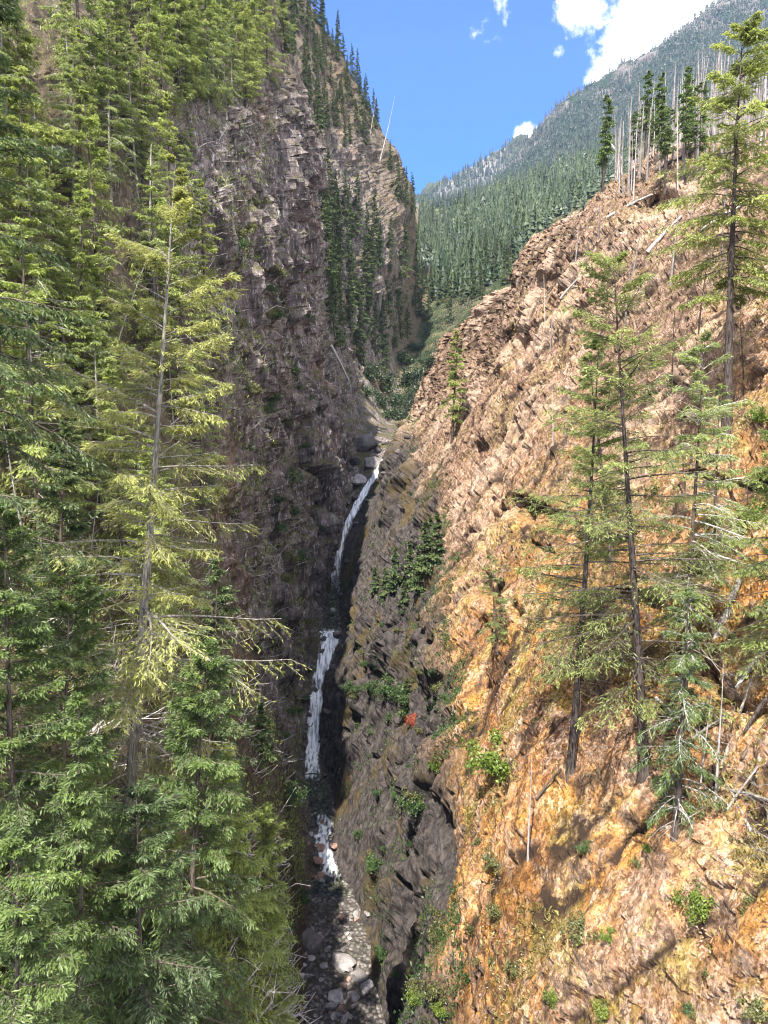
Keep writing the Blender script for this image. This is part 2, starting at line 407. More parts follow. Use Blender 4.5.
LEFT = {
 20: [W(-8, -47), W(-9, -38), W(-11, -30), W(-15, -21), W(-22, -12), W(-38, 6), W(-80, 40)],
 35: [(292, 1320), (262, 1120), (205, 960), (140, 850), (30, 690), (-150, 400), (-500, -100)],
 50: [(288, 1110), (262, 960), (210, 820), (140, 670), (40, 480), (-110, 200), (-400, -200)],
 65: [(285, 985), (262, 860), (215, 700), (160, 520), (80, 310), (-40, 60), (-260, -250)],
 80: [(288, 885), (265, 760), (232, 590), (195, 410), (145, 230), (50, 20), (-120, -260)],
 100: [(290, 800), (272, 680), (250, 520), (226, 340), (205, 150), (140, 20), (0, -240)],
 120: [(296, 720), (288, 640), (278, 500), (264, 320), (252, 125), (200, 20), (80, -230)],
 137: [(306, 615), (308, 560), (312, 450), (300, 300), (287, 120), (245, 20), (140, -220)],
 155: [(318, 570), (338, 500), (325, 410), (306, 300), (300, 150), (268, 50), (170, -170)],
 172: [(350, 472), (345, 440), (331, 390), (312, 310), (304, 180), (278, 70), (195, -120)],
 190: [(366, 430), (347, 402), (332, 360), (316, 310), (308, 200), (288, 90), (215, -70)],
 230: [(368, 405), (347, 370), (336, 330), (325, 275), (314, 195), (300, 110), (240, -50)],
 270: [(380, 370), (371, 330), (371, 290), (363, 240), (344, 160), (316, 70), (262, -40)],
 310: [(397, 330), (405, 290), (411, 250), (412, 208), (392, 160), (346, 75), (292, -20)],
 350: [(410, 305), (409, 290), (411, 265), (411, 240), (394, 200), (357, 120), (302, 20)],
 400: [(419, 282), (416, 275), (411, 262), (404, 245), (383, 215), (347, 160), (292, 80)],
 560: [(427, 232), (421, 230), (412, 225), (400, 220), (380, 205), (345, 180), (280, 120)],
 800: [(416, 208), (411, 207), (402, 206), (390, 204), (370, 199), (335, 186), (260, 160)],
}
VALLEY = {240: (396, 421), 300: (407, 367), 400: (430, 290), 560: (442, 235), 800: (430, 209)}

def crom(xs, P, x):
    """monotone-ish cubic (finite difference tangents) interpolation of P (n,...) at x"""
    xs = np.asarray(xs, float)
    dd = np.diff(P, axis=0) / np.diff(xs).reshape((-1,) + (1,) * (P.ndim - 1))
    m = np.zeros_like(P)
    a, b = dd[:-1], dd[1:]
    m[1:-1] = np.where(a * b > 0, 2 * a * b / (a + b + np.where(a + b == 0, 1e-9, 0)), 0)
    m[0] = dd[0]; m[-1] = dd[-1]
    i = np.clip(np.searchsorted(xs, x) - 1, 0, len(xs) - 2)
    sh = (-1,) + (1,) * (P.ndim - 1)
    h = (xs[i + 1] - xs[i]).reshape(sh); t = ((x - xs[i]).reshape(sh)) / h
    t2, t3 = t * t, t * t * t
    return (2 * t3 - 3 * t2 + 1) * P[i] + (t3 - 2 * t2 + t) * h * m[i] + (-2 * t3 + 3 * t2) * P[i + 1] + (t3 - t2) * h * m[i + 1]

def wall(stations, side, nu, nv, useg):
    Ys = sorted(stations)
    S = []
    for Y in Ys:
        row = [(0, 0), (0, 0)]
        for p in stations[Y]:
            if p[0] == 'w': row.append((p[1], p[2]))
            else:
                q = at(p[0], p[1], Y); row.append((q[0], q[2]))
        S.append(row)
    S = np.array(S, float)
    Yv = np.exp(np.linspace(math.log(Ys[0]), math.log(Ys[-1]), nv))
    G = crom(np.log(Ys), S, np.log(Yv))                    # nv, K, 2
    # floor points follow the creek path
    VY = sorted(VALLEY); vx = [at(*VALLEY[y], y) for y in VY]
    low = Yv <= 215
    yy = np.concatenate([[215], VY])
    cx = np.where(low, fx(Yv), np.interp(Yv, yy, [fx(215)] + [q[0] for q in vx]))
    cz = np.where(low, fz(Yv), np.interp(Yv, yy, [fz(215)] + [q[2] for q in vx]))
    cw = np.where(low, fw(Yv), 2.0)
    G[:, 0, 0] = cx - side * cw * 0.6; G[:, 0, 1] = cz - 0.6
    G[:, 1, 0] = cx + side * (cw + 0.25); G[:, 1, 1] = cz - 0.25
    us = np.concatenate([np.linspace(k, k + 1, n, endpoint=False) for k, n in enumerate(useg)] + [[len(useg)]])
    K = G.shape[1]
    P2 = crom(np.arange(K), np.moveaxis(G, 1, 0), us)      # nu, nv, 2
    P = np.empty((len(us), nv, 3)); P[..., 0] = P2[..., 0]; P[..., 1] = Yv[None]; P[..., 2] = P2[..., 1]
    return P, us, Yv

def grid_normals(P, flip):
    a = np.gradient(P, axis=0); b = np.gradient(P, axis=1)
    n = np.cross(a, b); n /= np.linalg.norm(n, axis=2, keepdims=True) + 1e-9
    return n * flip

def grid_faces(nu, nv, flip=False):
    i = np.arange(nu * nv).reshape(nu, nv)
    q = np.stack([i[:-1, :-1], i[1:, :-1], i[1:, 1:], i[:-1, 1:]], -1).reshape(-1, 4)
    return q[:, ::-1] if flip else q

# hollows and bulges (px, py, Y, across, up-slope, depth) carved into the right slope
DENTS = [(522, 514, 76, 2.4, 0.9, 4.2), (492, 520, 78, 1.5, 1.6, 2.0), (478, 440, 98, 2.2, 1.2, 3.0), (505, 345, 118, 2.6, 3.0, 3.5), (488, 380, 118, 2.0, 3.0, 3.0),
         (640, 615, 48, 1.5, 0.8, 2.2), (703, 480, 54, 0.6, 0.4, 1.2), (575, 960, 44, 1.3, 1.6, 1.8), (590, 700, 46, 0.7, 2.2, 1.3), (436, 430, 122, 1.8, 1.5, 2.4),
         (500, 862, 52, 0.7, 2.2, 1.2), (445, 880, 58, 2.0, 2.6, 1.5), (430, 850, 62, 2.2, 2.0, 1.1), (660, 830, 38, 0.8, 2.0, 1.2), (512, 600, 62, 0.5, 3.0, 1.0), (760, 490, 48, 1.0, .5, 1.4),
         (640, 880, 36, 0.5, 2.6, 0.9), (655, 215, 100, 1.6, 2.4, 2.6), (545, 290, 118, 1.6, 2.6, 2.2), (470, 640, 72, 1.6, 4.0, 1.6), (415, 740, 80, 2.4, 4.0, 1.3)]

def build_right():
    P, us, Yv = wall(RIGHT, 1, 0, 720, [10, 60, 130, 170, 190, 180, 120, 40])
    nu, nv = P.shape[:2]
    n = grid_normals(P, 1.0)
    if n[nu // 2, nv // 3, 2] < 0: n = -n
    p = P.reshape(-1, 3); u = np.repeat(us, nv); Y = p[:, 1]
    amp = (0.5 * sstep(0.9, 1.3, u) + 0.5 * sstep(1.3, 2.2, u)) * np.clip(0.45 + Y / 140, 0.6, 1.3) * (1 - 0.65 * sstep(138, 150, Y) * (1 - sstep(1.9, 2.7, u))) * (1 - 0.55 * sstep(230, 330, Y))
    sd = (0.72, 0.1, 0.69)
    arc = np.zeros((nu, nv)); arc[1:] = np.cumsum(np.linalg.norm(np.diff(P, axis=0), axis=2), axis=0)
    ac = np.stack([arc.ravel(), Y, 0 * Y], 1)      # distance up the slope, distance up the valley
    wp = ac + 2.2 * np.stack([fbm(p / 8, 4, 5), fbm(p / 8, 4, 8), fbm(p / 8, 3, 12)], 1)
    wp[:, 1] += 0.22 * wp[:, 0]
    S_ = lambda k: wp * np.array([1 / k, 1, 1])
    v1, e1 = facet(S_(2.8) / 6.5, 20)
    v2, e2 = facet(S_(1.9) / 2.3, 40, 0.7)
    v3, e3 = facet(S_(1.3) / 0.75, 60)
    slab = sstep(-0.25, 0.35, fbm(p / 12, 3, 31))
    inn = 1 - sstep(2.6, 3.3, u)
    sid = np.clip(0.5 + 0.42 * v1 + 0.22 * v2, 0, 1)
    crack = np.maximum(1 - sstep(0.02, 0.10, e1), 0.75 * (1 - sstep(0.02, 0.12, e2)) * sstep(0.0, 0.5, slab))
    v1 = (v1 + 0.5) * sstep(0.0, 0.34, e1); v2 = (v2 + 0.4) * sstep(0.0, 0.42, e2)
    d = (0.5 + 0.75 * inn) * v1 - 0.35 * (1 - sstep(0, 0.30, e1)) * slab + (0.08 + 0.12 * slab + 0.3 * inn) * v2 + 0.17 * v3
    d += 1.6 * fbm(stretch(p, sd, 1.6) / 22, 4, 3) + 0.35 * fbm(stretch(p, sd, 1.5) / 3.0, 5, 6, True) + 0.10 * fbm(p / 0.7, 2, 7)
    # a few long diagonal ledges
    led = vnoise(np.stack([(p[:, 2] * 0.62 - p[:, 0] * 0.45 + p[:, 1] * 0.25) / 11 + 1.3 * fbm(p / 18, 3, 77), p[:, 1] / 40, p[:, 0] / 40], 1), 78)
    d += 0.45 * np.tanh(3 * led) * (0.35 + 0.65 * slab)
    cw_ = p / 10 + 0.35 * np.stack([fbm(p / 4, 3, 301), fbm(p / 4, 3, 304), fbm(p / 4, 3, 307)], 1)
    d -= 1.3 * sstep(0.84, 0.98, 1 - np.abs(vnoise(cw_, 310))) * sstep(-0.2, 0.3, fbm(p / 13, 2, 312))
    d *= amp
    cave = np.zeros(len(p))
    for (a, b, yy, wx, wz, dep) in DENTS:
        c = at(a, b, yy)
        q = p - c
        cave += 1.6 * dep * (1 + 0.5 * v2) * np.exp(-((q[:, 0] / wx) ** 2 + (q[:, 2] / wz) ** 2) ** 1.5 - (q[:, 1] / (2.2 * wx + 2)) ** 2)
    pd = p + d[:, None] * n.reshape(-1, 3)
    # small forward shear gives the ledges real overhangs
    k = 0.12 * np.tanh(3 * led) * amp * (0.35 + 0.65 * slab)
    pd[:, 0] -= k * 0.9; pd[:, 1] -= k * 0.5
    pd += cave[:, None] * np.array([0.42, 0.90, 0.12])      # hollows go level into the hill, so they keep a roof
    inner_shade = (1 - sstep(2.75, 3.3, u + 0.35 * fbm(p / 9, 3, 90)))  # mask of the gorge wall that gets dark rock with painted-in shade
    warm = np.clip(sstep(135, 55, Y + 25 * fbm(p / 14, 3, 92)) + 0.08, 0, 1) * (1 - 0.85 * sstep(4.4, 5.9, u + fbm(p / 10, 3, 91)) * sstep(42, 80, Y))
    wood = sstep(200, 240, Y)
    me = mesh_np('right_canyon_slope', pd, grid_faces(nu, nv), M_RIGHT, {'inner_shade': inner_shade, 'warm': warm, 'wood': wood, 'slab': sid, 'crack': crack})
    return link('right_canyon_slope', me, kind='structure'), pd.reshape(nu, nv, 3), us

def build_left():
    P, us, Yv = wall(LEFT, -1, 0, 640, [8, 50, 120, 140, 140, 130, 90, 40])
    nu, nv = P.shape[:2]
    n = grid_normals(P, 1.0)
    if n[nu // 2, nv // 2, 0] < 0: n = -n
    p = P.reshape(-1, 3); u = np.repeat(us, nv); Y = p[:, 1]
    amp = (0.2 * sstep(0.9, 1.5, u) + 0.8 * sstep(1.8, 3.2, u)) * np.clip(0.3 + Y / 130, 0.5, 1.2) * (1 - 0.5 * sstep(330, 450, Y))
    sd = (0.42, -0.15, 1.0)
    wp = p + 4.5 * np.stack([fbm(p / 11, 4, 105), fbm(p / 11, 4, 108), fbm(p / 11, 4, 112)], 1)
    v1, e1 = facet(stretch(wp, sd, 2.8) / 7.0, 120)
    v2, e2 = facet(stretch(wp, sd, 2.6) / 2.2, 140)
    v3, e3 = facet(stretch(wp, sd, 1.8) / 0.8, 160)
    v1 = (v1 + 0.4) * sstep(0.0, 0.30, e1); v2 = (v2 + 0.3) * sstep(0.0, 0.40, e2)
    cliff = sstep(330, 250, Y) * (1 - 0.7 * sstep(6.0, 6.6, u)) * sstep(62, 90, Y)
    d = (1.35 * v1 - 0.4 * (1 - sstep(0, 0.25, e1)) + 0.6 * v2 + 0.22 * v3 + 1.25 * fbm(stretch(wp, sd, 4.0) / 4.0, 5, 180, True)) * (0.3 + 0.7 * cliff)
    d += 3.6 * fbm(stretch(p, sd, 1.8) / 26, 4, 103) + 0.6 * fbm(stretch(p, sd, 2) / 2.6, 4, 106)
    led = np.sin((p[:, 2] * 0.4 + p[:, 0] * 0.9 + p[:, 1] * 0.25) * 0.45 + 3.5 * fbm(p / 18, 3, 177))
    d *= amp
    pd = p + d[:, None] * n.reshape(-1, 3)
    soil = np.clip((1 - cliff) * 0.95 + 0.8 * (1 - sstep(2.3, 3.2, u + fbm(p / 9, 3, 190))) * sstep(110, 85, Y), 0, 1)
    me = mesh_np('left_canyon_wall', pd, grid_faces(nu, nv, True), M_LEFT, {'soil': soil})
    return link('left_canyon_wall', me, kind='structure'), pd.reshape(nu, nv, 3), us

o_right, GR, UR = build_right()
o_left, GL, UL = build_left()

# creek bed and water
def strip(name, y0, y1, ny, nx, widen, dz, mat, rough, foam=False, inset=0.0):
    Y = np.concatenate([np.linspace(y0, y1, ny)])
    t = np.linspace(-1, 1, nx)
    cx, cz, cw = fx(Y), fz(Y), fw(Y) * widen
    P = np.empty((nx, ny, 3))
    P[..., 0] = cx[None] + t[:, None] * cw[None]
    P[..., 1] = Y[None]
    P[..., 2] = cz[None] + dz - inset * (t[:, None] ** 2) - (0.9 * sstep(92, 83.5, Y) if foam else 0)
    p = P.reshape(-1, 3)
    p[:, 2] += rough * fbm(p / 1.4, 3, 55) ; p[:, 1] -= rough * 1.2 * fbm(p / 1.1, 3, 56)
    if foam: p[:, 0] += 0.28 * cw.repeat(1).mean() * fbm(np.stack([p[:, 2] / 1.6, p[:, 1] / 3, p[:, 2] * 0], 1), 3, 58)
    at_ = {'foam': (ff(Y)[None] * (1 - 0.75 * np.abs(t[:, None]) ** 3)).ravel()} if foam else None
    return link(name, mesh_np(name, p, grid_faces(nx, ny), mat, at_, True), kind='structure')
strip('creek_bed', 38, 186, 700, 40, 1.25, -0.1, M_GRAVEL, 0.5)
strip('creek_water', 83, 114.5, 260, 24, 1.0, 0.10, M_FALL, 0.12, True)
strip('lower_waterfall', 114.5, 130.5, 260, 22, 1.0, 0.40, M_FALL, 0.14, True, 0.25)
strip('plunge_pool', 130.5, 151, 60, 16, 1.0, 0.15, M_FALL, 0.06, True)
strip('upper_waterfall', 151, 188, 320, 18, 1.05, 0.55, M_FALL, 0.13, True, 0.25)

# ------------------------------------------------------------------ distant mountains
def far_mesh(name, stations, xs, mat, rocky, nu, nv, amp, seed):
    Ys = sorted(stations)
    S = np.array([[(at(x, y, Y)[0], at(x, y, Y)[2]) for x, y in zip(xs, stations[Y])] for Y in Ys], float)
    Yv = np.linspace(Ys[0], Ys[-1], nv)
    G = crom(Ys, S, Yv); us = np.linspace(0, len(xs) - 1, nu)
    P2 = crom(np.arange(len(xs)), np.moveaxis(G, 1, 0), us)
    P = np.empty((nu, nv, 3)); P[..., 0] = P2[..., 0]; P[..., 1] = Yv[None]; P[..., 2] = P2[..., 1]
    p = P.reshape(-1, 3)
    p[:, 2] += amp * (fbm(np.stack([p[:, 0], p[:, 1], p[:, 0] * 0], 1) / 260, 6, seed, True) - 0.2)
    r = rocky(p)
    v, e = facet(p / 38, seed + 9)
    p[:, 2] += 7 * v * r
    return link(name, mesh_np(name, p, grid_faces(nu, nv, True), mat, {'rocky': r}, False), kind='structure'), P
XS = [250, 420, 480, 535, 590, 650, 700, 735, 768, 900, 1100]
MT = {700: [262, 232, 222, 212, 203, 192, 184, 178, 172, 150, 130],
      1000: [250, 218, 205, 190, 174, 158, 145, 138, 130, 108, 90],
      1500: [240, 216, 200, 172, 138, 112, 88, 78, 72, 66, 60],
      2000: [240, 216, 198, 146, 95, 62, 24, 6, 14, 60, 80],
      2500: [260, 240, 225, 200, 170, 150, 120, 110, 120, 150, 170]}
o_mtn, GM = far_mesh('mountain', MT, XS, M_MTN, lambda p: sstep(1150, 1750, p[:, 1] + 260 * fbm(p / 300, 3, 4)), 420, 300, 26, 4)
XF = [200, 380, 430, 460, 490, 520, 560, 640, 800]
FT = {2050: [260, 250, 245, 240, 235, 230, 230, 240, 260], 2400: [230, 212, 192, 170, 154, 145, 148, 170, 200], 2750: [260, 240, 225, 205, 190, 185, 190, 210, 230]}
o_far, GF = far_mesh('far_mountain', FT, XF, M_MTN2, lambda p: p[:, 0] * 0 + 0.9, 200, 90, 34, 14)
# ground sheet running to the horizon, under everything
gv = np.array([(-1790, -55, -75), (2590, -55, -75), (2590, 2790, -75), (-1790, 2790, -75)], float)
link('ground', mesh_np('ground', gv, np.array([[0, 1, 2, 3]]), M_MTN, {'rocky': np.zeros(4)}), kind='structure')

bpy.context.view_layer.update()
TERR = [o_right, o_left, o_mtn, o_far]
def cast(px, py, objs=None):
    d = Vector(ray(px, py)).normalized(); best = None
    for o in (objs or TERR[:2]):
        ok, loc, nor, _ = o.ray_cast(Vector((0, 0, 0)), d)
        if ok and (best is None or loc.length < best[0].length): best = (loc, nor, o)
    return best

def down(x, y, objs=None):
    best = None
    for o in (objs or TERR[:2]):
        ok, loc, nor, _ = o.ray_cast(Vector((x, y, 900)), Vector((0, 0, -1)))
        if ok and (best is None or loc.z > best.z): best = loc
    return best

def project(p):
    p = np.asarray(p); z = p @ FW
    return 384 + F * p[0] / z, 512 - F * (p @ UP) / z

# ------------------------------------------------------------------ conifers
def conifer(seed, h, Rc, nb, nt, ns, t0=0.12, sl=0.26, sw=0.09, droop=0.35, pw=0.75, dead=0, tr=None, e_low=-0.1, keep=1.0, hang=0.25, bend=0.008, one_side=None, low_fade=True):
    """returns (trunk V,F), (limb V,F), (foliage V,F,tint)"""
    g = np.random.default_rng(seed)
    tr = tr or h * 0.0105 + 0.05
    # trunk
    zt = np.linspace(-0.06, 1, 15)
    bx = bend * h * np.stack([np.sin(zt * 2.3 + g.uniform(0, 6)) - math.sin(0), np.cos(zt * 1.9 + g.uniform(0, 6))], 1)
    bx = bx - bx[1]
    TP = np.stack([bx[:, 0], bx[:, 1], zt * h], 1)
    rad = tr * (1 - 0.96 * np.clip(zt, 0, 1) ** 0.9) * (1 + 0.5 * np.clip(0.06 - zt, 0, 1) / 0.12)
    tV, tF = tubes(TP[None], rad[None], 8)
    # branches
    t = t0 + (1 - t0) * (np.arange(nb) + g.uniform(0, 1, nb)) / nb
    t = np.clip(t, 0, 0.995)
    az = g.uniform(0, 2 * math.pi, nb)
    prof = (1 - t) ** pw
    if low_fade: prof = prof * np.clip(0.45 + (t - t0) / 0.25, 0, 1)
    L = Rc * prof * g.uniform(0.45, 1.12, nb) + 0.012 * Rc
    if one_side is not None:
        L *= 0.55 + 0.45 * (0.5 + 0.5 * np.cos(az - one_side)) * 1.3
    e = e_low + (1.0 - e_low) * t ** 2.6 + g.normal(0, 0.10, nb)
    dr = droop * g.uniform(0.4, 1.3, nb)
    base = np.stack([np.interp(t, zt, TP[:, 0]), np.interp(t, zt, TP[:, 1]), t * h], 1)
    D = np.stack([np.cos(az), np.sin(az), 0 * az], 1); Q = np.stack([-np.sin(az), np.cos(az), 0 * az], 1)
    wob = g.normal(0, 0.10, nb)
    def pos(b, s):
        return base[b] + D[b] * (s * L[b])[:, None] + Q[b] * (wob[b] * L[b] * s * s)[:, None] + np.array([0, 0, 1.0]) * (L[b] * (e[b] * s - dr[b] * s * s + 0.12 * s ** 4))[:, None]
    sN = np.linspace(0, 1, 6)
    bb = np.repeat(np.arange(nb), 6); ss = np.tile(sN, nb)
    LP = pos(bb, ss).reshape(nb, 6, 3)
    r0 = 0.010 + 0.011 * L
    lV, lF = tubes(LP, r0[:, None] * (1 - 0.85 * sN)[None], 3)
    lim = [(lV, lF)]
    # foliage
    live = np.where(g.uniform(0, 1, nb) < keep)[0]
    nbl = len(live)
    b = np.repeat(live, nt * 2)
    k = np.tile(np.repeat(np.arange(nt), 2), nbl); side = np.tile([1.0, -1.0], nbl * nt)
    s = 0.14 + 0.86 * (k + g.uniform(0, 1, len(b))) / nt
    p0 = pos(b, s)
    ang = R(1) * g.normal(52, 14, len(b))
    ang = ang * (1 - 0.55 * sstep(0.8, 1.0, s))
    td = D[b] * np.cos(ang)[:, None] + Q[b] * (side * np.sin(ang))[:, None]
    td[:, 2] += e[b] * 0.7 - 2 * dr[b] * s * 0.8 - g.uniform(0, hang * 2, len(b))
    td /= np.linalg.norm(td, axis=1, keepdims=True)
    tl = (L[b] * 0.44 * (1 - 0.72 * s) + 0.06 + 0.10 * np.minimum(1, L[b])) * g.uniform(0.5, 1.2, len(b))
    dens = g.uniform(0, 1, len(b)) > 0.10
    b, s, p0, td, tl = b[dens], s[dens], p0[dens], td[dens], tl[dens]
    m = len(b)
    if nt >= 8:   # thin twigs
        tp = np.stack([p0, p0 + td * (tl * 0.95)[:, None]], 1)
        lim.append(tubes(tp, np.tile([0.010, 0.004], (m, 1)), 3))
    q = (np.tile(np.arange(ns), m) + g.uniform(0, 1, m * ns)) / ns
    b2 = np.repeat(b, ns); td2 = np.repeat(td, ns, 0); tl2 = np.repeat(tl, ns)
    c = np.repeat(p0, ns, 0) + td2 * (tl2 * q)[:, None] + g.normal(0, 0.035, (m * ns, 3))
    rv = g.normal(0, 1, (m * ns, 3)); rv[:, 2] = rv[:, 2] * 0.6 - 0.35
    sd = td2 + 0.55 * rv; sd /= np.linalg.norm(sd, axis=1, keepdims=True)
    nr = np.array([0, 0, 1.0]) + 0.55 * g.normal(0, 1, (m * ns, 3))
    pe = np.cross(sd, nr); pe /= np.linalg.norm(pe, axis=1, keepdims=True) + 1e-9
    ln = sl * g.uniform(0.55, 1.3, m * ns) * np.minimum(1, 0.45 + 0.4 * L[b2]); wd = sw * g.uniform(0.6, 1.3, m * ns)
    nn = np.cross(pe, sd)
    A = c; C = c + sd * ln[:, None]
    mid = c + sd * (ln * 0.5)[:, None] + nn * (wd * 0.25)[:, None]
    B = mid + pe * wd[:, None]; Dd = mid - pe * wd[:, None]
    V = np.stack([A, B, C, Dd], 1).reshape(-1, 3)
    Fq = np.arange(len(V)).reshape(-1, 4)
    brt = g.uniform(0, 1, nb)
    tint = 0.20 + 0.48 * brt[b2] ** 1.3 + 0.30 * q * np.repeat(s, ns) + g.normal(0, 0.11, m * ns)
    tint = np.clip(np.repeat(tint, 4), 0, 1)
    # bare dead limbs low on the trunk
    if dead:
        td_ = t0 * 0.3 + (t0 * 1.5) * g.uniform(0, 1, dead)
        azd = g.uniform(0, 2 * math.pi, dead); Ld = Rc * g.uniform(0.15, 0.6, dead)
        bs = np.stack([np.interp(td_, zt, TP[:, 0]), np.interp(td_, zt, TP[:, 1]), td_ * h], 1)
        Dv = np.stack([np.cos(azd), np.sin(azd), g.normal(-0.15, 0.25, dead)], 1)
        sN4 = np.linspace(0, 1, 4)
        DP = bs[:, None] + Dv[:, None] * (Ld[:, None] * sN4)[..., None] - np.array([0, 0, 1]) * (0.25 * Ld[:, None] * sN4 ** 2)[..., None] + g.normal(0, 0.04, (dead, 4, 3)) * sN4[:, None]
        lim.append(tubes(DP, 0.028 * (1 - 0.8 * sN4)[None] * np.ones((dead, 1)), 3))
        st = DP[:, 2] ; ds = g.normal(0, 1, (dead, 3)) * 0.35 * Ld[:, None]
        lim.append(tubes(np.stack([st, st + ds], 1), np.tile([0.014, 0.005], (dead, 1)), 3))
    mb = MB(); mb.add(tV, tF)
    lb = MB()
    for v_, f_ in lim: lb.add(v_, f_)
    return mb, lb, (V, Fq, tint)

def tree_thing(name, data, mats, label, cat, group=None, limbs=True):
    """data from conifer(); mats = (trunk, foliage)"""
    root = link(name, None)
    tag(root, label, cat, group)
    mb, lb, (V, Fq, tint) = data
    if limbs == 'merge':
        for v_, f_ in zip(lb.V, [lb.F[4][i] for i in range(len(lb.F[4]))]): pass
    link('trunk', mb.mesh('trunk', mats[0], True), root)
    if limbs: link('branches', lb.mesh('branches', mats[2] if len(mats) > 2 else mats[0]), root)
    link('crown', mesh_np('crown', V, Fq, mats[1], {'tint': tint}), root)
    return root

CHILD = {}
def kids(o):
    if o.name not in CHILD: CHILD[o.name] = [c for c in COL.objects if c.parent == o]
    return CHILD[o.name]
def dup(root, label=None, group=None):
    r = root.copy(); COL.objects.link(r)
    for c in kids(root):
        d = c.copy(); COL.objects.link(d); d.parent = r
    if label: r['label'] = label
    if group: r['group'] = group
    return r
USED = set()
def put(root, loc, rz=0.0, sc=1.0, tilt=(0, 0), label=None, group=None):
    """first use places the prototype itself, later ones a copy with copied parts"""
    o = root
    if root.name in USED: o = dup(root)
    else: kids(root); USED.add(root.name)
    if label: o['label'] = label
    if group: o['group'] = group
    o.location = loc; o.rotation_euler = (tilt[0], tilt[1], rz); o.scale = (sc, sc, sc) if not isinstance(sc, tuple) else sc
    return o

def snag(seed, h, r, nbr, broken=True, mat=None, blen=1.2):
    g = np.random.default_rng(seed)
    zt = np.linspace(-0.05, 1, 10)
    P = np.stack([0.012 * h * np.sin(zt * 3 + g.uniform(0, 6)), 0.012 * h * np.cos(zt * 2.4), zt * h], 1); P[:, :2] -= P[0, :2]
    rad = r * (1 - (0.75 if broken else 0.95) * np.clip(zt, 0, 1))
    V, Fq = tubes(P[None], rad[None], 7)
    mb = MB(); mb.add(V, Fq)
    lb = MB()
    t = g.uniform(0.25, 0.98, nbr); az = g.uniform(0, 6.28, nbr); L = blen * g.uniform(0.2, 1, nbr) * (1.15 - t)
    bs = np.stack([np.interp(t, zt, P[:, 0]), np.interp(t, zt, P[:, 1]), t * h], 1)
    D = np.stack([np.cos(az), np.sin(az), g.normal(0.0, 0.35, nbr)], 1)
    s = np.linspace(0, 1, 3)
    BP = bs[:, None] + D[:, None] * (L[:, None] * s)[..., None] - np.array([0, 0, 1.0]) * (0.3 * L[:, None] * s ** 2)[..., None]
    v_, f_ = tubes(BP, 0.03 * (1 - 0.7 * s)[None] * np.ones((nbr, 1)), 3); lb.add(v_, f_)
    return mb, lb
def snag_thing(seed, h, r, nbr, label, group, mat, broken=True, blen=1.2, name='dead_snag'):
    mb, lb = snag(seed, h, r, nbr, broken, None, blen)
    for v_, f_ in zip(lb.V, lb.F[4]): mb.add(v_, f_)
    return tag(link(name, mb.mesh('dead_snag', mat, True)), label, 'dead tree', group)

def foot(px, py, sink=0.25):
    c = cast(px, py)
    return None if c is None else c[0] - Vector((0, 0, sink))

# ---- hero trees: (base px, Y given or cast, top px)
def hero(px, py, tx, ty, seed, label, mats, Y=None, group=None, name='fir_tree', **kw):
    if Y is None:
        b = np.array(foot(px, py, 0.3))
    else:
        q = at(px, py, Y); dn = down(q[0], Y)
        b = np.array((q[0], Y, min(q[2], (dn.z - 0.3) if dn else q[2])))
    d = ray(tx, ty); top = d * (b[1] / d[1])
    h = top[2] - b[2]
    lean = math.atan2(top[0] - b[0], h)
    data = conifer(seed, h, **kw)
    o = tree_thing(name, data, mats, label, 'tree', group)
    o.location = b; o.rotation_euler = (0, lean, 0)
    USED.add(o.name); kids(o)
    return o

MH = (M_BARKLT, M_FIRHERO, M_BARKLT)
hero(122, 905, 166, 152, 101, 'tall pale lichen-hung fir with bare grey trunk in left foreground', MH, Y=34, Rc=10.0, nb=120, nt=14, ns=21, t0=0.16, sl=0.24, sw=0.024, droop=0.30, pw=0.85, dead=60, tr=0.34, e_low=-0.05, keep=0.86, hang=0.35)
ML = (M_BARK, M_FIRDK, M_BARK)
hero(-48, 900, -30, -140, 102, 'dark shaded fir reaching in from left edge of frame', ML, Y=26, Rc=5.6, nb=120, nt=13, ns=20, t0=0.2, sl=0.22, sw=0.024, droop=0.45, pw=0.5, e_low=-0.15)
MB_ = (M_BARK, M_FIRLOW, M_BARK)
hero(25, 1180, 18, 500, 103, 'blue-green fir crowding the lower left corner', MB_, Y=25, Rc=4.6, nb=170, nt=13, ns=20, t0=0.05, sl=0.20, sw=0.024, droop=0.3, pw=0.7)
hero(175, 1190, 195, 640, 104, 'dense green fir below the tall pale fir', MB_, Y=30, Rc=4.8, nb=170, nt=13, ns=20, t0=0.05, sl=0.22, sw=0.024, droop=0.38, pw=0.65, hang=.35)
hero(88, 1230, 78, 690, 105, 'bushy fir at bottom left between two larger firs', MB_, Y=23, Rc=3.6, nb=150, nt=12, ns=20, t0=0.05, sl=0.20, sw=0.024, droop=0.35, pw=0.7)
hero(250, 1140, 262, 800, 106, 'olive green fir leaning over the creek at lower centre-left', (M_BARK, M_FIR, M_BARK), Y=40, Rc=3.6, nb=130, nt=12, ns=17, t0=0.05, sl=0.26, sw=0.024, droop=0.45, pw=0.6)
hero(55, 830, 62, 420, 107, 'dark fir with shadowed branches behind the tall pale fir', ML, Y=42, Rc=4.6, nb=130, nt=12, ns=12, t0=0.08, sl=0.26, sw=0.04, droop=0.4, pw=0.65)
hero(205, 880, 212, 560, 108, 'short dark fir right of the tall pale trunk', ML, Y=48, Rc=3.8, nb=110, nt=11, ns=12, t0=0.06, sl=0.28, sw=0.042, droop=0.4, pw=0.65)

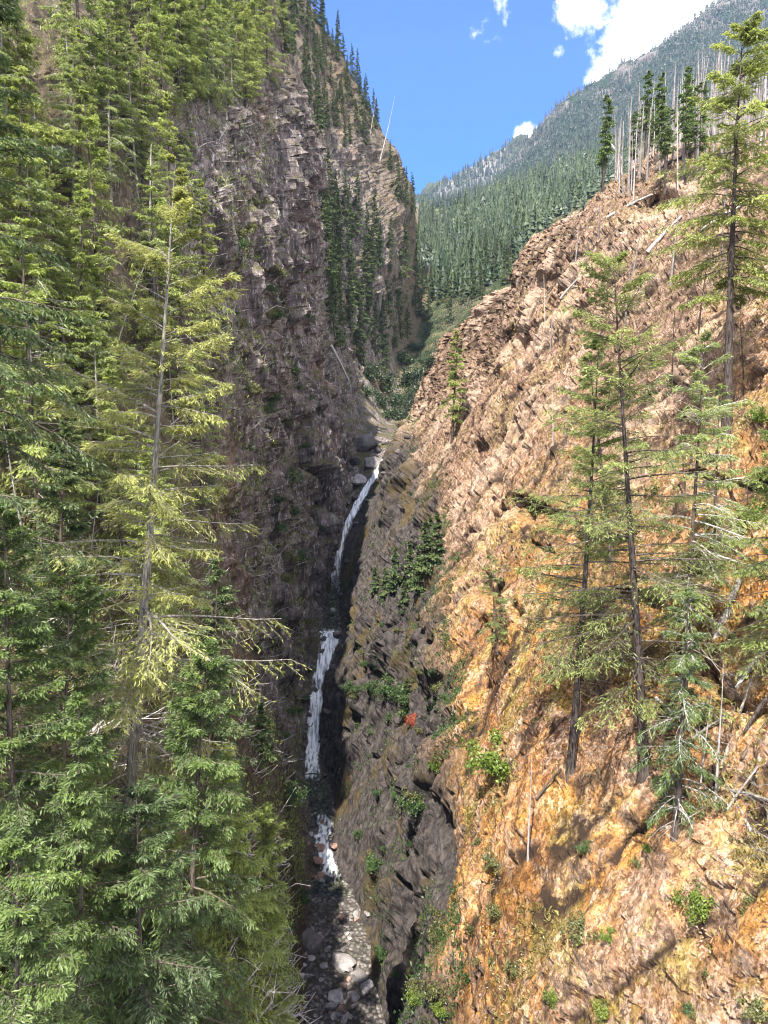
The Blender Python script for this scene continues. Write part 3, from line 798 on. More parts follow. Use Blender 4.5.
hero(45, 1200, 58, 575, 110, 'broad blue-green fir filling the left edge below the shaded branches', MB_, Y=28, Rc=5.2, nb=150, nt=13, ns=20, t0=0.05, sl=0.22, sw=0.024, droop=0.35, pw=0.5)
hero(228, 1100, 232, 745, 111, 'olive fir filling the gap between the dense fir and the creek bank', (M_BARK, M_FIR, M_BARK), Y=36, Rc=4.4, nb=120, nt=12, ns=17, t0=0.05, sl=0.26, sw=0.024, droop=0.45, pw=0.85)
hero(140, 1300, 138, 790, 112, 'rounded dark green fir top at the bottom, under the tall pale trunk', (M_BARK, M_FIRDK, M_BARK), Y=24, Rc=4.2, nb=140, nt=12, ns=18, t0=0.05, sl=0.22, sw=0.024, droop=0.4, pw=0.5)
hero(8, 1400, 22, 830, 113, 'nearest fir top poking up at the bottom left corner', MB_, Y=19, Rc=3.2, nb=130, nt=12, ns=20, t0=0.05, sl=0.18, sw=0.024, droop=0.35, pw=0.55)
MR = (M_CHAR, M_FIRRT, M_BARK)
hero(571, 768, 596, 335, 201, 'sparse fir with charred trunk, leftmost of the large firs on the orange slope', MR, Rc=7.6, nb=78, nt=12, ns=13, t0=0.24, sl=0.25, sw=0.026, droop=0.2, pw=0.75, tr=0.27, keep=0.9, dead=12)
hero(645, 765, 622, 252, 202, 'tallest airy fir in the middle of the orange slope', MR, Rc=7.4, nb=105, nt=12, ns=13, t0=0.14, sl=0.25, sw=0.026, droop=0.2, pw=0.55, tr=0.3, keep=0.88, dead=15)
hero(683, 690, 700, 335, 203, 'thin half-bare fir right of the tallest slope fir', (M_BARK, M_FIRRT, M_DEAD), Rc=6.0, nb=80, nt=13, ns=13, t0=0.2, sl=0.24, sw=0.024, droop=0.35, pw=0.6, tr=0.24, keep=0.7, dead=25)
hero(727, 425, 746, 25, 204, 'large dark fir with long clear trunk at right edge', (M_CHAR, M_FIR, M_BARK), Rc=7.4, nb=105, nt=14, ns=13, t0=0.34, sl=0.28, sw=0.042, droop=0.35, pw=0.5, tr=0.36, keep=0.92, dead=14)
hero(676, 832, 684, 590, 205, 'drooping grey-green fir at the foot of the slope firs', (M_BARK, M_FIRLOW, M_DEAD), Rc=2.6, nb=58, nt=11, ns=15, t0=0.1, sl=0.22, sw=0.024, droop=0.6, pw=0.5, tr=0.22, keep=0.85, dead=25)
hero(452, 442, 456, 330, 206, 'small lone fir on the lip of the orange slope above the falls', (M_CHAR, M_FIR, M_BARK), Rc=3.0, nb=60, nt=8, ns=8, t0=0.2, sl=0.42, sw=0.06, droop=0.4, pw=0.6)
hero(714, 575, 719, 385, 210, 'wispy fir with few boughs between the half-bare fir and the right edge', (M_BARK, M_FIRRT, M_DEAD), Rc=2.6, nb=60, nt=10, ns=9, t0=0.15, sl=0.24, sw=0.026, droop=0.3, pw=0.6, keep=0.75, dead=10)
hero(776, 700, 790, 420, 207, 'fir cut off by the right edge of the frame', MR, Rc=3.6, nb=80, nt=11, ns=14, t0=0.15, sl=0.24, sw=0.024, droop=0.4, pw=0.6, keep=0.85)
hero(497, 645, 489, 555, 208, 'spindly young fir on the orange slope left of the big firs', (M_BARK, M_FIRRT, M_BARK), Rc=1.7, nb=45, nt=9, ns=8, t0=0.1, sl=0.22, sw=0.024, droop=0.3, pw=0.5)
hero(612, 560, 590, 330, 209, 'slim fir standing behind the leftmost slope fir', (M_BARK, M_FIRRT, M_BARK), Rc=2.6, nb=70, nt=10, ns=11, t0=0.2, sl=0.26, sw=0.024, droop=0.3, pw=0.6, keep=.8)

# ---- middle-distance stands
def protos(name, n, seed, mats, cat, h=20, limbs=True, **kw):
    out = []
    for i in range(n):
        k = dict(kw); k['Rc'] = kw['Rc'] * random.uniform(0.8, 1.2)
        out.append(tree_thing(name, conifer(seed + i, h, **k), mats, 'green conifer', cat, None, limbs))
    return out
P_LEFT = protos('fir_tree', 5, 300, (M_BARK, M_FIR, M_BARKLT), 'tree', Rc=5.4, nb=72, nt=11, ns=8, t0=0.10, sl=0.36, sw=0.048, droop=0.3, pw=0.85, keep=0.9, dead=15)
P_LIGHT = protos('fir_tree', 3, 320, (M_BARKLT, M_FIRRT, M_DEAD), 'tree', Rc=4.4, nb=80, nt=11, ns=7, t0=0.15, sl=0.34, sw=0.045, droop=0.45, pw=0.6, keep=0.8, dead=30)
P_MID = protos('conifer', 5, 340, (M_BARK, M_FARFIR), 'tree', limbs=False, Rc=4.3, nb=90, nt=7, ns=6, t0=0.06, sl=0.5, sw=0.10, droop=0.3, pw=1.05, keep=0.92)
P_TOP = protos('conifer', 3, 360, (M_CHAR, M_FIRLOW, M_CHAR), 'tree', limbs=True, Rc=3.3, nb=60, nt=7, ns=4, t0=0.38, sl=0.6, sw=0.11, droop=0.4, pw=0.5, keep=0.9)
P_SNAG = [snag_thing(380 + i, 14, 0.16, 26, 'grey dead tree', None, M_DEAD, i % 2 == 0) for i in range(4)]
P_SNAGDK = [snag_thing(385 + i, 14, 0.25, 26, 'dark grey dead tree', None, M_SNAGDK, i % 2 == 0) for i in range(4)]
P_CHAR = [snag_thing(390 + i, 13, 0.16, 30, 'dark dead tree', None, M_CHAR, True) for i in range(2)]

def inside(poly, x, y):
    c = False; n = len(poly)
    for i in range(n):
        x1, y1 = poly[i]; x2, y2 = poly[i - 1]
        if (y1 > y) != (y2 > y) and x < (x2 - x1) * (y - y1) / (y2 - y1) + x1: c = not c
    return c
def scatter(poly, n, protos_, hts, label, group, mind=4.0, hbase=20.0, lean=0.03, yr=(0, 1e9), objs=None, tries=40):
    xs = [p[0] for p in poly]; ys = [p[1] for p in poly]
    pts = []; t = 0
    labels = label if isinstance(label, list) else [label]
    while len(pts) < n and t < n * tries:
        t += 1
        x, y = random.uniform(min(xs), max(xs)), random.uniform(min(ys), max(ys))
        if not inside(poly, x, y): continue
        c = cast(x, y, objs)
        if c is None or not (yr[0] < c[0].y < yr[1]): continue
        if any((c[0] - q).length < mind for q in pts): continue
        pts.append(c[0].copy())
        h = random.uniform(*hts)
        put(random.choice(protos_), c[0] - Vector((0, 0, 0.4)), random.uniform(0, 6.28), h / hbase, (random.gauss(0, lean), random.gauss(0, lean)),
            random.choice(labels) if len(labels) > 1 else labels[0], group)
    return pts

# left hillside, behind the foreground firs
scatter([(-60, 120), (200, 60), (190, 200), (220, 420), (215, 620), (120, 720), (-60, 760)], 34, P_LEFT, (13, 20), 'yellow-green fir on the steep left hillside beside the grey cliff', 'firs on the left hillside', 3.5, yr=(44, 130))
scatter([(-60, 60), (180, 40), (200, 300), (120, 600), (-60, 700)], 18, P_LIGHT, (11, 17), 'thin pale fir with grey dead twigs on the left hillside', 'pale thin firs on the left hillside', 3.0, yr=(44, 130))
scatter([(-20, 200), (170, 200), (180, 600), (-20, 700)], 14, P_SNAG, (6, 11), 'grey bare dead tree between the firs on the left hillside', 'dead trees on the left hillside', 2.5, 14, 0.12, yr=(44, 120))
# top of the cliff up to the skyline
scatter([(0, -60), (250, -60), (300, 0), (268, 110), (200, 110), (140, 120), (0, 140)], 42, P_LEFT, (12, 18), 'sunlit green fir on the cliff top at upper left', 'firs on the left cliff top', 4.0, yr=(90, 260))
scatter([(120, 0), (280, 40), (280, 120), (190, 110), (110, 120)], 14, P_LIGHT, (9, 14), 'thin pale fir at the brink of the grey cliff', 'pale firs at the cliff brink', 3.0, yr=(90, 260))
scatter([(240, -60), (310, -20), (350, 60), (385, 140), (350, 150), (300, 130), (270, 60)], 75, P_MID, (8, 13), 'dark conifer in the stand along the left skyline', 'conifers along the left skyline', 2.6, yr=(150, 420))
for (x, y, h) in ((398, 200, 20), (406, 206, 18), (412, 212, 19), (390, 170, 14), (352, 78, 16), (366, 108, 16), (338, 50, 18), (322, 22, 18), (310, 4, 19), (376, 128, 14)):
    for dy in range(0, 30, 3):
        c = cast(x, y + dy)
        if c and c[0].y < 400: break
    if c: put(random.choice(P_MID), c[0] - Vector((0, 0, 0.6)), random.uniform(0, 6), 0.8 * h / 20, label='narrow conifer standing out against the sky on the left skyline', group='conifers breaking the left skyline')
# gully forest
scatter([(308, 215), (345, 210), (380, 250), (412, 255), (430, 300), (410, 350), (380, 400), (350, 350), (325, 345)], 66, P_MID, (13, 22), 'dark conifer in the shaded gully left of the valley', 'conifers in the gully', 3.5, yr=(195, 420))
# hanging valley
scatter([(412, 215), (560, 190), (530, 250), (470, 300), (430, 350), (415, 300)], 50, P_MID, (11, 20), 'green conifer on the forested floor of the hanging valley', 'conifers in the hanging valley', 5.0, yr=(195, 800))
scatter([(440, 300), (480, 250), (540, 190), (612, 160), (600, 195), (530, 260), (480, 310)], 38, P_MID, (12, 20), 'green conifer rising behind the edge of the orange slope', 'conifers behind the orange slope', 3.0, yr=(185, 420))
scatter([(500, 262), (520, 225), (560, 190), (615, 160), (612, 185), (560, 215), (530, 255)], 24, P_MID, (9, 17), 'green conifer close behind the edge of the orange slope', 'conifers just behind the orange slope', 1.8, yr=(170, 500))
# stand on the right ridge
scatter([(590, 195), (612, 175), (690, 165), (700, 185), (640, 190)], 8, P_TOP, (8, 13), 'live conifer with bare lower trunk on the right ridge', 'live conifers on the right ridge', 2.6, yr=(80, 200))
def ridge(n, px, yr_, protos_, hts, hbase, mind, label, group, lean):
    pts = []
    for _ in range(n * 12):
        if len(pts) >= n: break
        Y = random.uniform(*yr_); x = at(random.uniform(*px), 200, Y)[0]
        c = down(x, Y, [o_right])
        if c is None or any((c - q).length < mind for q in pts): continue
        q = project(c)
        if q[1] > 200: continue
        pts.append(c.copy()); h = random.uniform(*hts)
        put(random.choice(protos_), c - Vector((0, 0, 0.4)), random.uniform(0, 6.28), h / hbase, (random.gauss(0, lean), random.gauss(0, lean)), label, group)
ridge(230, (612, 800), (92, 150), P_SNAGDK + P_SNAGDK + P_SNAG, (7, 13), 14, 0.9, 'grey standing dead tree on the right ridge', 'dead trees on the right ridge', 0.03)
ridge(9, (600, 705), (100, 160), P_TOP, (8, 14), 20, 2.0, 'live conifer with bare lower trunk on the right ridge', 'live conifers on the right ridge', 0.02)
scatter([(520, 265), (620, 190), (760, 200), (700, 330), (560, 400)], 10, P_SNAGDK, (4, 8), 'grey bare snag on the open upper right slope', 'snags on the open slope', 3.5, 14, 0.05, yr=(60, 170))
scatter([(560, 360), (700, 330), (768, 380), (768, 560), (600, 500)], 9, P_CHAR, (4, 8), 'thin charred snag among the slope firs', 'charred snags on the slope', 2.5, 13, 0.06)
for (x, y, h, l) in ((545, 322, 6.5, 'slim grey snag left of the slope firs'), (553, 445, 6.5, 'short bare snag standing above the dark cave'), (528, 860, 7.0, 'thin grey dead stem low on the orange slope'),
                     (716, 800, 7, 'bare grey dead tree beside the log tangle'), (700, 790, 5, 'small twiggy dead tree left of the log tangle')):
    f = foot(x, y)
    if f: put(P_SNAG[1] if h > 6.6 else P_SNAG[0], f, x, h / 14, (0.02, -0.03), l)
for (x, y, tx, ty, l) in ((380, 160, 396, 92, 'tall leaning dead snag against the blue sky'), (370, 135, 376, 95, 'short bare snag beside the leaning one on the skyline')):
    f = None
    for dy in range(0, 40, 3):
        c = cast(x, y + dy)
        if c and c[0].y < 420: f = c[0]; break
    if f:
        top = ray(tx, ty); top = top * (f.y / top[1])
        h = top[2] - f.z
        put(P_SNAG[3], f, 0, (0.8 * h / 14, 0.8 * h / 14, h / 14), (0, math.atan2(top[0] - f.x, h)), l)

# ---- far forests: too many to count
def far_trees(name, obj, poly, n, hr, seed, mat, objs, ymin=0, tiers=4, k=6):
    g = np.random.default_rng(seed); mb = MB()
    xs = [p[0] for p in poly]; ys = [p[1] for p in poly]
    cnt = 0
    for _ in range(n * 3):
        if cnt >= n: break
        x, y = random.uniform(min(xs), max(xs)), random.uniform(min(ys), max(ys))
        if not inside(poly, x, y): continue
        c = cast(x, y, objs)
        if c is None or c[2] is not obj or c[0].y < ymin: continue
        cnt += 1
        h = g.uniform(*hr); rr = h * g.uniform(0.11, 0.17)
        b = np.array(c[0]); tint = np.clip(g.normal(0.45, 0.25), 0, 1)
        for j in range(tiers):
            f = j / tiers
            z0 = h * (0.10 + 0.86 * f); z1 = min(h, z0 + h * 1.7 / tiers); r = rr * (1 - 0.92 * f) * g.uniform(0.75, 1.25)
            a = np.arange(k) * 2 * math.pi / k + g.uniform(0, 6)
            rad = r * np.where(np.arange(k) % 2, 1.25, 0.55) * g.uniform(0.7, 1.2, k)
            ring = np.stack([np.cos(a) * rad, np.sin(a) * rad, z0 + g.uniform(-0.05, 0.03, k) * h], 1)
            V = np.concatenate([ring, [[0, 0, z1]]]) + b
            i = np.arange(k)
            mb.add(V, np.stack([i, (i + 1) % k, np.full(k, k)], 1), np.clip(tint + g.normal(0, 0.12), 0, 1))
    o = link(name, mb.mesh(name, mat)); o['kind'] = 'stuff'
    return tag(o, None, None)
ALL = TERR
o = far_trees('mountain_forest', o_mtn, [(415, 235), (430, 195), (520, 140), (590, 95), (650, 60), (700, 20), (740, 0), (790, 10), (800, 180), (640, 190), (560, 220), (440, 260)], 9000, (8, 16), 5, M_MTNFIR, ALL)
tag(o, 'dense dark conifer forest covering the distant mountain side', 'forest')
o = far_trees('valley_forest', o_right, [(425, 235), (470, 200), (520, 180), (612, 145), (640, 170), (540, 250), (470, 300), (430, 300)], 1100, (9, 19), 15, M_VALFIR, ALL, 215, 8, 8)
tag(o, 'dark conifer forest on the valley side behind the orange slope', 'forest')
o = far_trees('slope_forest', o_left, [(419, 208), (440, 208), (440, 265), (419, 275)], 140, (9, 18), 16, M_VALFIR, ALL, 290, 8, 8)
tag(o, 'dark conifer forest on the far side of the gully, left of the valley', 'forest')
def crest(obj, G, n, hr, name, label, seed):
    g = np.random.default_rng(seed); mb = MB(); k = 5
    top = np.argmax(G[..., 2] / np.maximum(1, G[..., 1]), axis=1)
    for _ in range(n):
        i = g.integers(0, G.shape[0]); b = G[i, max(0, top[i] - g.integers(0, 5))]
        h = g.uniform(*hr); a = np.arange(k) * 2 * math.pi / k
        for j in range(3):
            r = h * 0.13 * (1 - 0.28 * j) * g.uniform(0.7, 1.2, k)
            ring = np.stack([np.cos(a) * r, np.sin(a) * r, np.full(k, h * (0.05 + 0.28 * j))], 1)
            V = np.concatenate([ring, [[0, 0, min(h, h * (0.5 + 0.28 * j))]]]) + b
            ii = np.arange(k); mb.add(V, np.stack([ii, (ii + 1) % k, np.full(k, k)], 1), np.clip(g.normal(.4, .2), 0, 1))
    o = link(name, mb.mesh(name, M_MTNFIR)); o['kind'] = 'stuff'; tag(o, label, 'forest')
crest(o_mtn, GM, 1300, (8, 20), 'ridge_forest', 'tiny conifers lining the crest of the distant mountain', 8)
o = far_trees('distant_forest', o_far, [(380, 225), (430, 190), (490, 150), (520, 140), (560, 150), (560, 210), (400, 230)], 900, (14, 24), 6, M_MTNFIR, ALL)
tag(o, 'faint conifer cover on the hazy farthest mountain', 'forest')

# ------------------------------------------------------------------ shrubs
def shrub(seed, r, n, leaf, flat=0.8):
    g = np.random.default_rng(seed)
    nst = 9
    az = g.uniform(0, 6.28, nst); el = g.uniform(0.5, 1.4, nst)
    D = np.stack([np.cos(az) * np.cos(el), np.sin(az) * np.cos(el), np.sin(el)], 1)
    s = np.linspace(0, 1, 4); Ls = r * g.uniform(0.8, 1.5, nst)
    SP = D[:, None] * (Ls[:, None] * s)[..., None] + g.normal(0, 0.05 * r, (nst, 4, 3)) * s[:, None]
    mb = MB(); v_, f_ = tubes(SP, 0.025 * r * (1 - 0.8 * s)[None] * np.ones((nst, 1)), 4); mb.add(v_, f_)
    # leaf clumps
    nc = 26
    cd = g.normal(0, 1, (nc, 3)); cd /= np.linalg.norm(cd, axis=1, keepdims=True)
    cc = cd * r * g.uniform(0.2, 1.25, (nc, 1)) * np.array([1.15, 1.0, 0.9]); cc[:, 2] = np.abs(cc[:, 2]) * flat * 1.3 + r * 0.15
    ci = g.integers(0, nc, n)
    p = cc[ci] + g.normal(0, 1, (n, 3)) * (r * g.uniform(0.08, 0.24, nc))[ci][:, None]
    a = g.normal(0, 1, (n, 3)); a /= np.linalg.norm(a, axis=1, keepdims=True)
    nn = np.array([0, 0, 1.0]) + 0.7 * g.normal(0, 1, (n, 3)); b = np.cross(a, nn); b /= np.linalg.norm(b, axis=1, keepdims=True)
    ln = leaf * g.uniform(0.6, 1.3, (n, 1))
    V = np.stack([p, p + a * ln * 0.5 + b * ln * 0.33, p + a * ln, p + a * ln * 0.5 - b * ln * 0.33], 1).reshape(-1, 3)
    tint = np.clip(0.2 + 0.5 * g.uniform(0, 1, nc)[ci] + g.normal(0, 0.15, n), 0, 1)
    return mb, V, np.repeat(tint, 4)
def shrub_thing(seed, mat, label, group=None, n=2600, leaf=0.13, cat='shrub', name='shrub', flat=0.8):
    root = link(name, None); tag(root, label, cat, group)
    mb, V, t = shrub(seed, 1.0, n, leaf, flat)
    link('stems', mb.mesh('stems', M_BARK), root)
    link('foliage', mesh_np('foliage', V, np.arange(len(V)).reshape(-1, 4), mat, {'tint': t}), root)
    return root
SH_BR = [shrub_thing(500 + i, M_BROAD, 'bright green shrub', None) for i in range(3)]
SH_DK = [shrub_thing(510 + i, M_BROADDK, 'deep green shrub', None) for i in range(3)]
SH_RED = shrub_thing(520, M_RED, 'small rusty red dying shrub in the shaded gorge', None)
SHR = [(500, 770, 26, 0, 'bright green leafy shrub on the orange slope left of the leftmost fir'), (694, 905, 19, 0, 'bright yellow-green shrub growing from the cliff at lower right'),
       (553, 1000, 10, 0, 'small green shrub at the bottom edge below the dark rock shadow'), (606, 1016, 12, 0, 'yellow-green shrub at the very bottom right of centre'),
       (648, 850, 6, 0, 'little bright green tuft below the log tangle'), (437, 768, 10, 0, 'upright light green shrub on the shaded side of the orange rib'),
       (420, 1000, 13, 0, 'yellow-green shrub at the foot of the right wall'), (441, 1012, 9, 0, 'small lime shrub at the bottom of the orange rib'), (405, 700, 12, 1, 'deep green shrub left of the rusty red one'),
       (377, 868, 12, 1, 'green shrub on the dark slab above the creek'), (415, 808, 13, 1, 'olive shrub on the brown ledge of the right wall'), (393, 692, 14, 1, 'dark shrub in the shaded wall beside the lower falls'),
       (372, 690, 9, 1, 'small dark shrub right of the lower falls'), (352, 690, 8, 1, 'tiny dark shrub close to the lower falls'), (360, 836, 6, 1, 'tiny green shrub on the dark slab'),
       (383, 955, 9, 1, 'low shrub in the crack beside the creek boulders'), (287, 800, 14, 1, 'dark bush at the left foot of the gorge'), (300, 900, 10, 1, 'bush on the left creek bank'),
       (275, 935, 12, 1, 'green bush under the leaning olive fir'), (290, 480, 12, 1, 'dark shrub on the left cliff ledge beside the upper falls'), (300, 560, 9, 1, 'small shrub low on the left cliff'),
       (460, 560, 7, 1, 'green shrub in the notch of the orange cliff edge'), (755, 520, 16, 0, 'leafy green shrub at the right edge of the slope'), (760, 420, 12, 0, 'yellow-green shrub near the right edge, under the dark fir'),
       (610, 940, 8, 0, 'yellow-green patch on the right cliff face'), (585, 850, 7, 1, 'small olive shrub below the slope firs'), (690, 1012, 7, 1, 'low shrub at the base of the grey rock, lower right')]
def putshrub(x, y, r, proto, label, group=None):
    c = cast(x, y)
    if c is None: return
    d = (c[0]).dot(Vector(FW)); rw = r / F * d
    put(proto, c[0] - Vector((0, 0, 0.1 * rw)), random.uniform(0, 6), rw * random.uniform(0.9, 1.1), (0, 0), label, group)
for i, (x, y, r, k, l) in enumerate(SHR): putshrub(x, y, r, (SH_DK if k else SH_BR)[i % 3], l)
putshrub(413, 723, 7, SH_RED, 'small rusty red dying shrub in the shaded gorge')
M_DULL = mat_leaf('dull_olive_leaves', (0.06, 0.065, 0.022), (0.24, 0.25, 0.08), 0.4)
SH_DEEP = [shrub_thing(526 + i, M_VALFIR, 'deep green bush', None, 2000, 0.14) for i in range(3)]
SH_DULL = [shrub_thing(530 + i, M_DULL, 'dull olive shrub', None, 1100, 0.2) for i in range(3)]
scatter([(470, 560), (560, 450), (768, 330), (768, 1020), (470, 1020)], 30, SH_DULL, (0.25, 0.75), 'low dull olive shrub rooted in the orange slope', 'low shrubs on the orange slope', 1.2, 1.0, 0.2)
scatter([(345, 640), (400, 600), (450, 640), (440, 1000), (390, 1000)], 40, SH_DULL + SH_DK, (0.3, 0.9), 'low shrub clinging to the shaded right wall', 'low shrubs on the shaded wall', 1.5, 1.0, 0.2)
scatter([(230, 200), (300, 200), (330, 500), (300, 760), (250, 700)], 45, SH_DULL + SH_DK, (0.4, 1.3), 'small shrub rooted in a crack of the left cliff', 'shrubs on the left cliff', 2.0, 1.0, 0.2)
# deciduous thicket above the falls
for i, (x, y, r) in enumerate(((370, 378, 15), (386, 390, 16), (396, 405, 15), (408, 385, 15), (420, 378, 12), (400, 362, 14), (380, 405, 13), (366, 396, 10), (392, 418, 12), (410, 400, 11), (430, 365, 10), (415, 350, 10))):
    putshrub(x, y, r, SH_DEEP[i % 3], 'rounded green bush in the thicket above the waterfall', 'bushes above the waterfall')
# dark young firs on the shaded wall
P_YOUNG = protos('young_fir', 3, 540, (M_BARK, M_FIRDK), 'tree', h=6, limbs=False, Rc=1.7, nb=70, nt=6, ns=4, t0=0.03, sl=0.34, sw=0.11, droop=0.35, pw=0.8)
for (x, y, hp) in ((425, 572, 52), (437, 560, 48), (410, 585, 46), (396, 590, 44), (385, 600, 34), (418, 590, 38), (430, 545, 30), (375, 592, 26), (404, 605, 26)):
    c = cast(x, y)
    if c: put(random.choice(P_YOUNG), c[0] - Vector((0, 0, 0.2)), random.uniform(0, 6), hp / F * c[0].dot(Vector(FW)) / 6, (0, 0), 'dark young fir in the clump on the shaded right wall', 'young firs on the shaded wall')
for (x, y, hp, l) in ((407, 715, 40, 'young green fir beside the rusty red shrub'), (225, 800, 80, 'dark young fir at the foot of the left cliff'), (262, 760, 60, 'small dark fir at the left cliff foot above the creek'), (235, 860, 80, 'young fir on the left bank')):
    c = cast(x, y)
    if c: put(random.choice(P_YOUNG), c[0] - Vector((0, 0, 0.2)), 1.0, hp / F * c[0].dot(Vector(FW)) / 6, (0, 0), l, 'lone young firs')

# ------------------------------------------------------------------ boulders
def rock_mesh(seed, mat, sq=(1, 0.8, 0.65)):
    import bmesh
    bm = bmesh.new(); bmesh.ops.create_icosphere(bm, subdivisions=4, radius=1.0)
    V = np.array([v.co for v in bm.verts]); Fc = np.array([[v.index for v in f.verts] for f in bm.faces]); bm.free()
    g = np.random.default_rng(seed)
    for _ in range(20):      # chop with planes: flat worn faces
        n = g.normal(0, 1, 3); n /= np.linalg.norm(n); d = g.uniform(0.48, 0.85)
        e = V @ n - d; V = V - np.where(e > 0, e, 0)[:, None] * n * 0.92
    V = V * np.array(sq)
    V += V * (0.05 * fbm(V * 2.5 + seed, 3, seed))[:, None]
    return mesh_np('boulder', V, Fc, mat, None, False)
ROCKS = {k: [rock_mesh(600 + 10 * j + i, m, (1, random.uniform(.7, .95), random.uniform(.55, .8))) for i in range(4)] for j, (k, m) in enumerate((('g', M_STONE), ('r', M_STONERED), ('d', M_STONEDK)))}
BED = TERR[:2] + [COL.objects['creek_bed']]
bpy.context.view_layer.update()
def boulder(x, y, w, k, label, group=None, rz=None):
    c = cast(x, y, BED)
    if c is None: return
    r = 0.58 * w / F * c[0].dot(Vector(FW))
    o = link('boulder', random.choice(ROCKS[k])); tag(o, label, 'boulder', group)
    o.location = c[0] + Vector((0, 0, r * 0.2)); o.scale = (r, r, r)
    o.rotation_euler = (random.uniform(-.25, .25), random.uniform(-.3, .3), random.uniform(0, 6.28) if rz is None else rz)
for b in ((342, 966, 28, 'g', 'largest pale boulder in the creek bed'), (357, 978, 21, 'g', 'flat pale boulder right of the largest one'), (367, 990, 17, 'g', 'upright pink-grey boulder at the right side of the creek bed'),
          (336, 999, 21, 'g', 'rounded grey boulder below the largest one'), (353, 997, 14, 'g', 'mid-size boulder between the flat and the rounded one'), (332, 1008, 14, 'g', 'small pale boulder near the bottom of the creek'),
          (343, 1012, 12, 'r', 'reddish boulder at the bottom of the creek bed'), (312, 946, 26, 'd', 'long dark slab tilted against the left bank'), (321, 850, 12, 'r', 'reddish block beside the white rapids'),
          (319, 862, 13, 'r', 'second reddish block left of the rapids'), (321, 878, 11, 'r', 'lowest reddish block below the rapids'), (335, 847, 11, 'r', 'reddish rock right of the rapids'),
          (364, 446, 32, 'd', 'big dark chockstone at the head of the upper falls'), (372, 466, 22, 'g', 'rounded grey boulder under the chockstone'), (361, 482, 18, 'g', 'grey block left of the upper falls'), (352, 462, 18, 'd', 'dark block wedged left of the chockstone'),
          (333, 612, 9, 'g', 'small pale rock between the two falls'), (337, 637, 13, 'd', 'round boulder at the lip of the lower falls'), (324, 640, 10, 'd', 'dark boulder left of the lower falls lip'), (355, 500, 10, 'd', 'small block beside the upper falls'),
          (350, 470, 12, 'd', 'jammed block in the notch above the upper falls'), (378, 452, 12, 'd', 'dark rock right of the chockstone'), (314, 690, 9, 'd', 'wet dark rock splitting the lower falls')):
    boulder(*b)
for x, y, w in ((305, 745, 9), (324, 742, 8), (309, 715, 8), (326, 712, 9), (312, 668, 9), (334, 668, 9), (322, 652, 7), (342, 648, 9), (340, 620, 8), (324, 604, 8), (341, 596, 8), (327, 578, 7), (347, 562, 7), (338, 530, 8), (356, 524, 7), (349, 503, 8), (368, 502, 7), (366, 478, 8), (384, 474, 7), (374, 458, 9), (398, 452, 8), (386, 444, 9), (408, 438, 8), (303, 770, 9), (326, 776, 8), (307, 800, 8), (333, 812, 9)):
    boulder(x, y, w, 'd', 'dark wet rock at the edge of the falls', 'wet rocks along the falls')
for _ in range(46):
    y = random.uniform(915, 1022); x = random.gauss(340 + (y - 960) * 0.1, 19)
    boulder(x, y, random.uniform(4, 9.5), random.choice('gggr'), 'fist of grey stone among the larger boulders of the creek bed'.replace('fist of grey stone', 'small pale stone'), 'small stones in the creek bed')
for _ in range(26):
    y = random.uniform(790, 900); x = 318 + (y - 850) * 0.1 + random.gauss(-4, 9)
    boulder(x, y, random.uniform(3.5, 8), random.choice('grd'), 'small brown stone along the upper creek beside the rapids', 'stones along the upper creek')

# ------------------------------------------------------------------ fallen logs
def log(x1, y1, x2, y2, w, mat, label, lift=0.15, free=None):
    a = cast(x1, y1)
    if a is None: return
    a = a[0]; dep = a.dot(Vector(FW))
    if free is not None:
        q = ray(x2, y2); b = Vector(q * ((a.y + free) / q[1]))
    else:
        b = cast(x2, y2)
        if b is None: return
        b = b[0]
        if abs(b.y - a.y) > 12: q = ray(x2, y2); b = Vector(q * ((a.y + (4 if b.y > a.y else -4)) / q[1]))
    r = 0.5 * w / F * dep
    n = 9; s = np.linspace(0, 1, n)
    A, B = np.array(a), np.array(b)
    P = A + (B - A) * s[:, None]; P[:, 2] += lift; P -= FW * lift
    P[:, 2] += 0.02 * np.linalg.norm(B - A) * np.sin(s * 3.1)
    c = P[0].copy()
    mb = MB(); v_, f_ = tubes((P - c)[None], (r * (1 - 0.45 * s))[None], 8); mb.add(v_, f_)
    mb.add(np.concatenate([v_[:8], [P[0] - c]]), np.array([[i, (i + 1) % 8, 8] for i in range(8)]))
    mb.add(np.concatenate([v_[-8:], [P[-1] - c]]), np.array([[(i + 1) % 8, i, 8] for i in range(8)]))
    root = link('fallen_log', None); tag(root, label, 'log'); root.location = c
    link('stem', mb.mesh('stem', mat, True), root)
    g = np.random.default_rng(int(x1 * 7 + y1)); k = 7
    si = g.uniform(0.15, 0.95, k); bp = (P - c)[(si * (n - 1)).astype(int)]
    d = g.normal(0, 1, (k, 3)) * 0.12 * np.linalg.norm(B - A) * 0.6
    sb = MB(); v_, f_ = tubes(np.stack([bp, bp + d], 1), np.tile([r * 0.25, r * 0.08], (k, 1)), 4); sb.add(v_, f_)
    link('branch_stubs', sb.mesh('branch_stubs', mat), root)
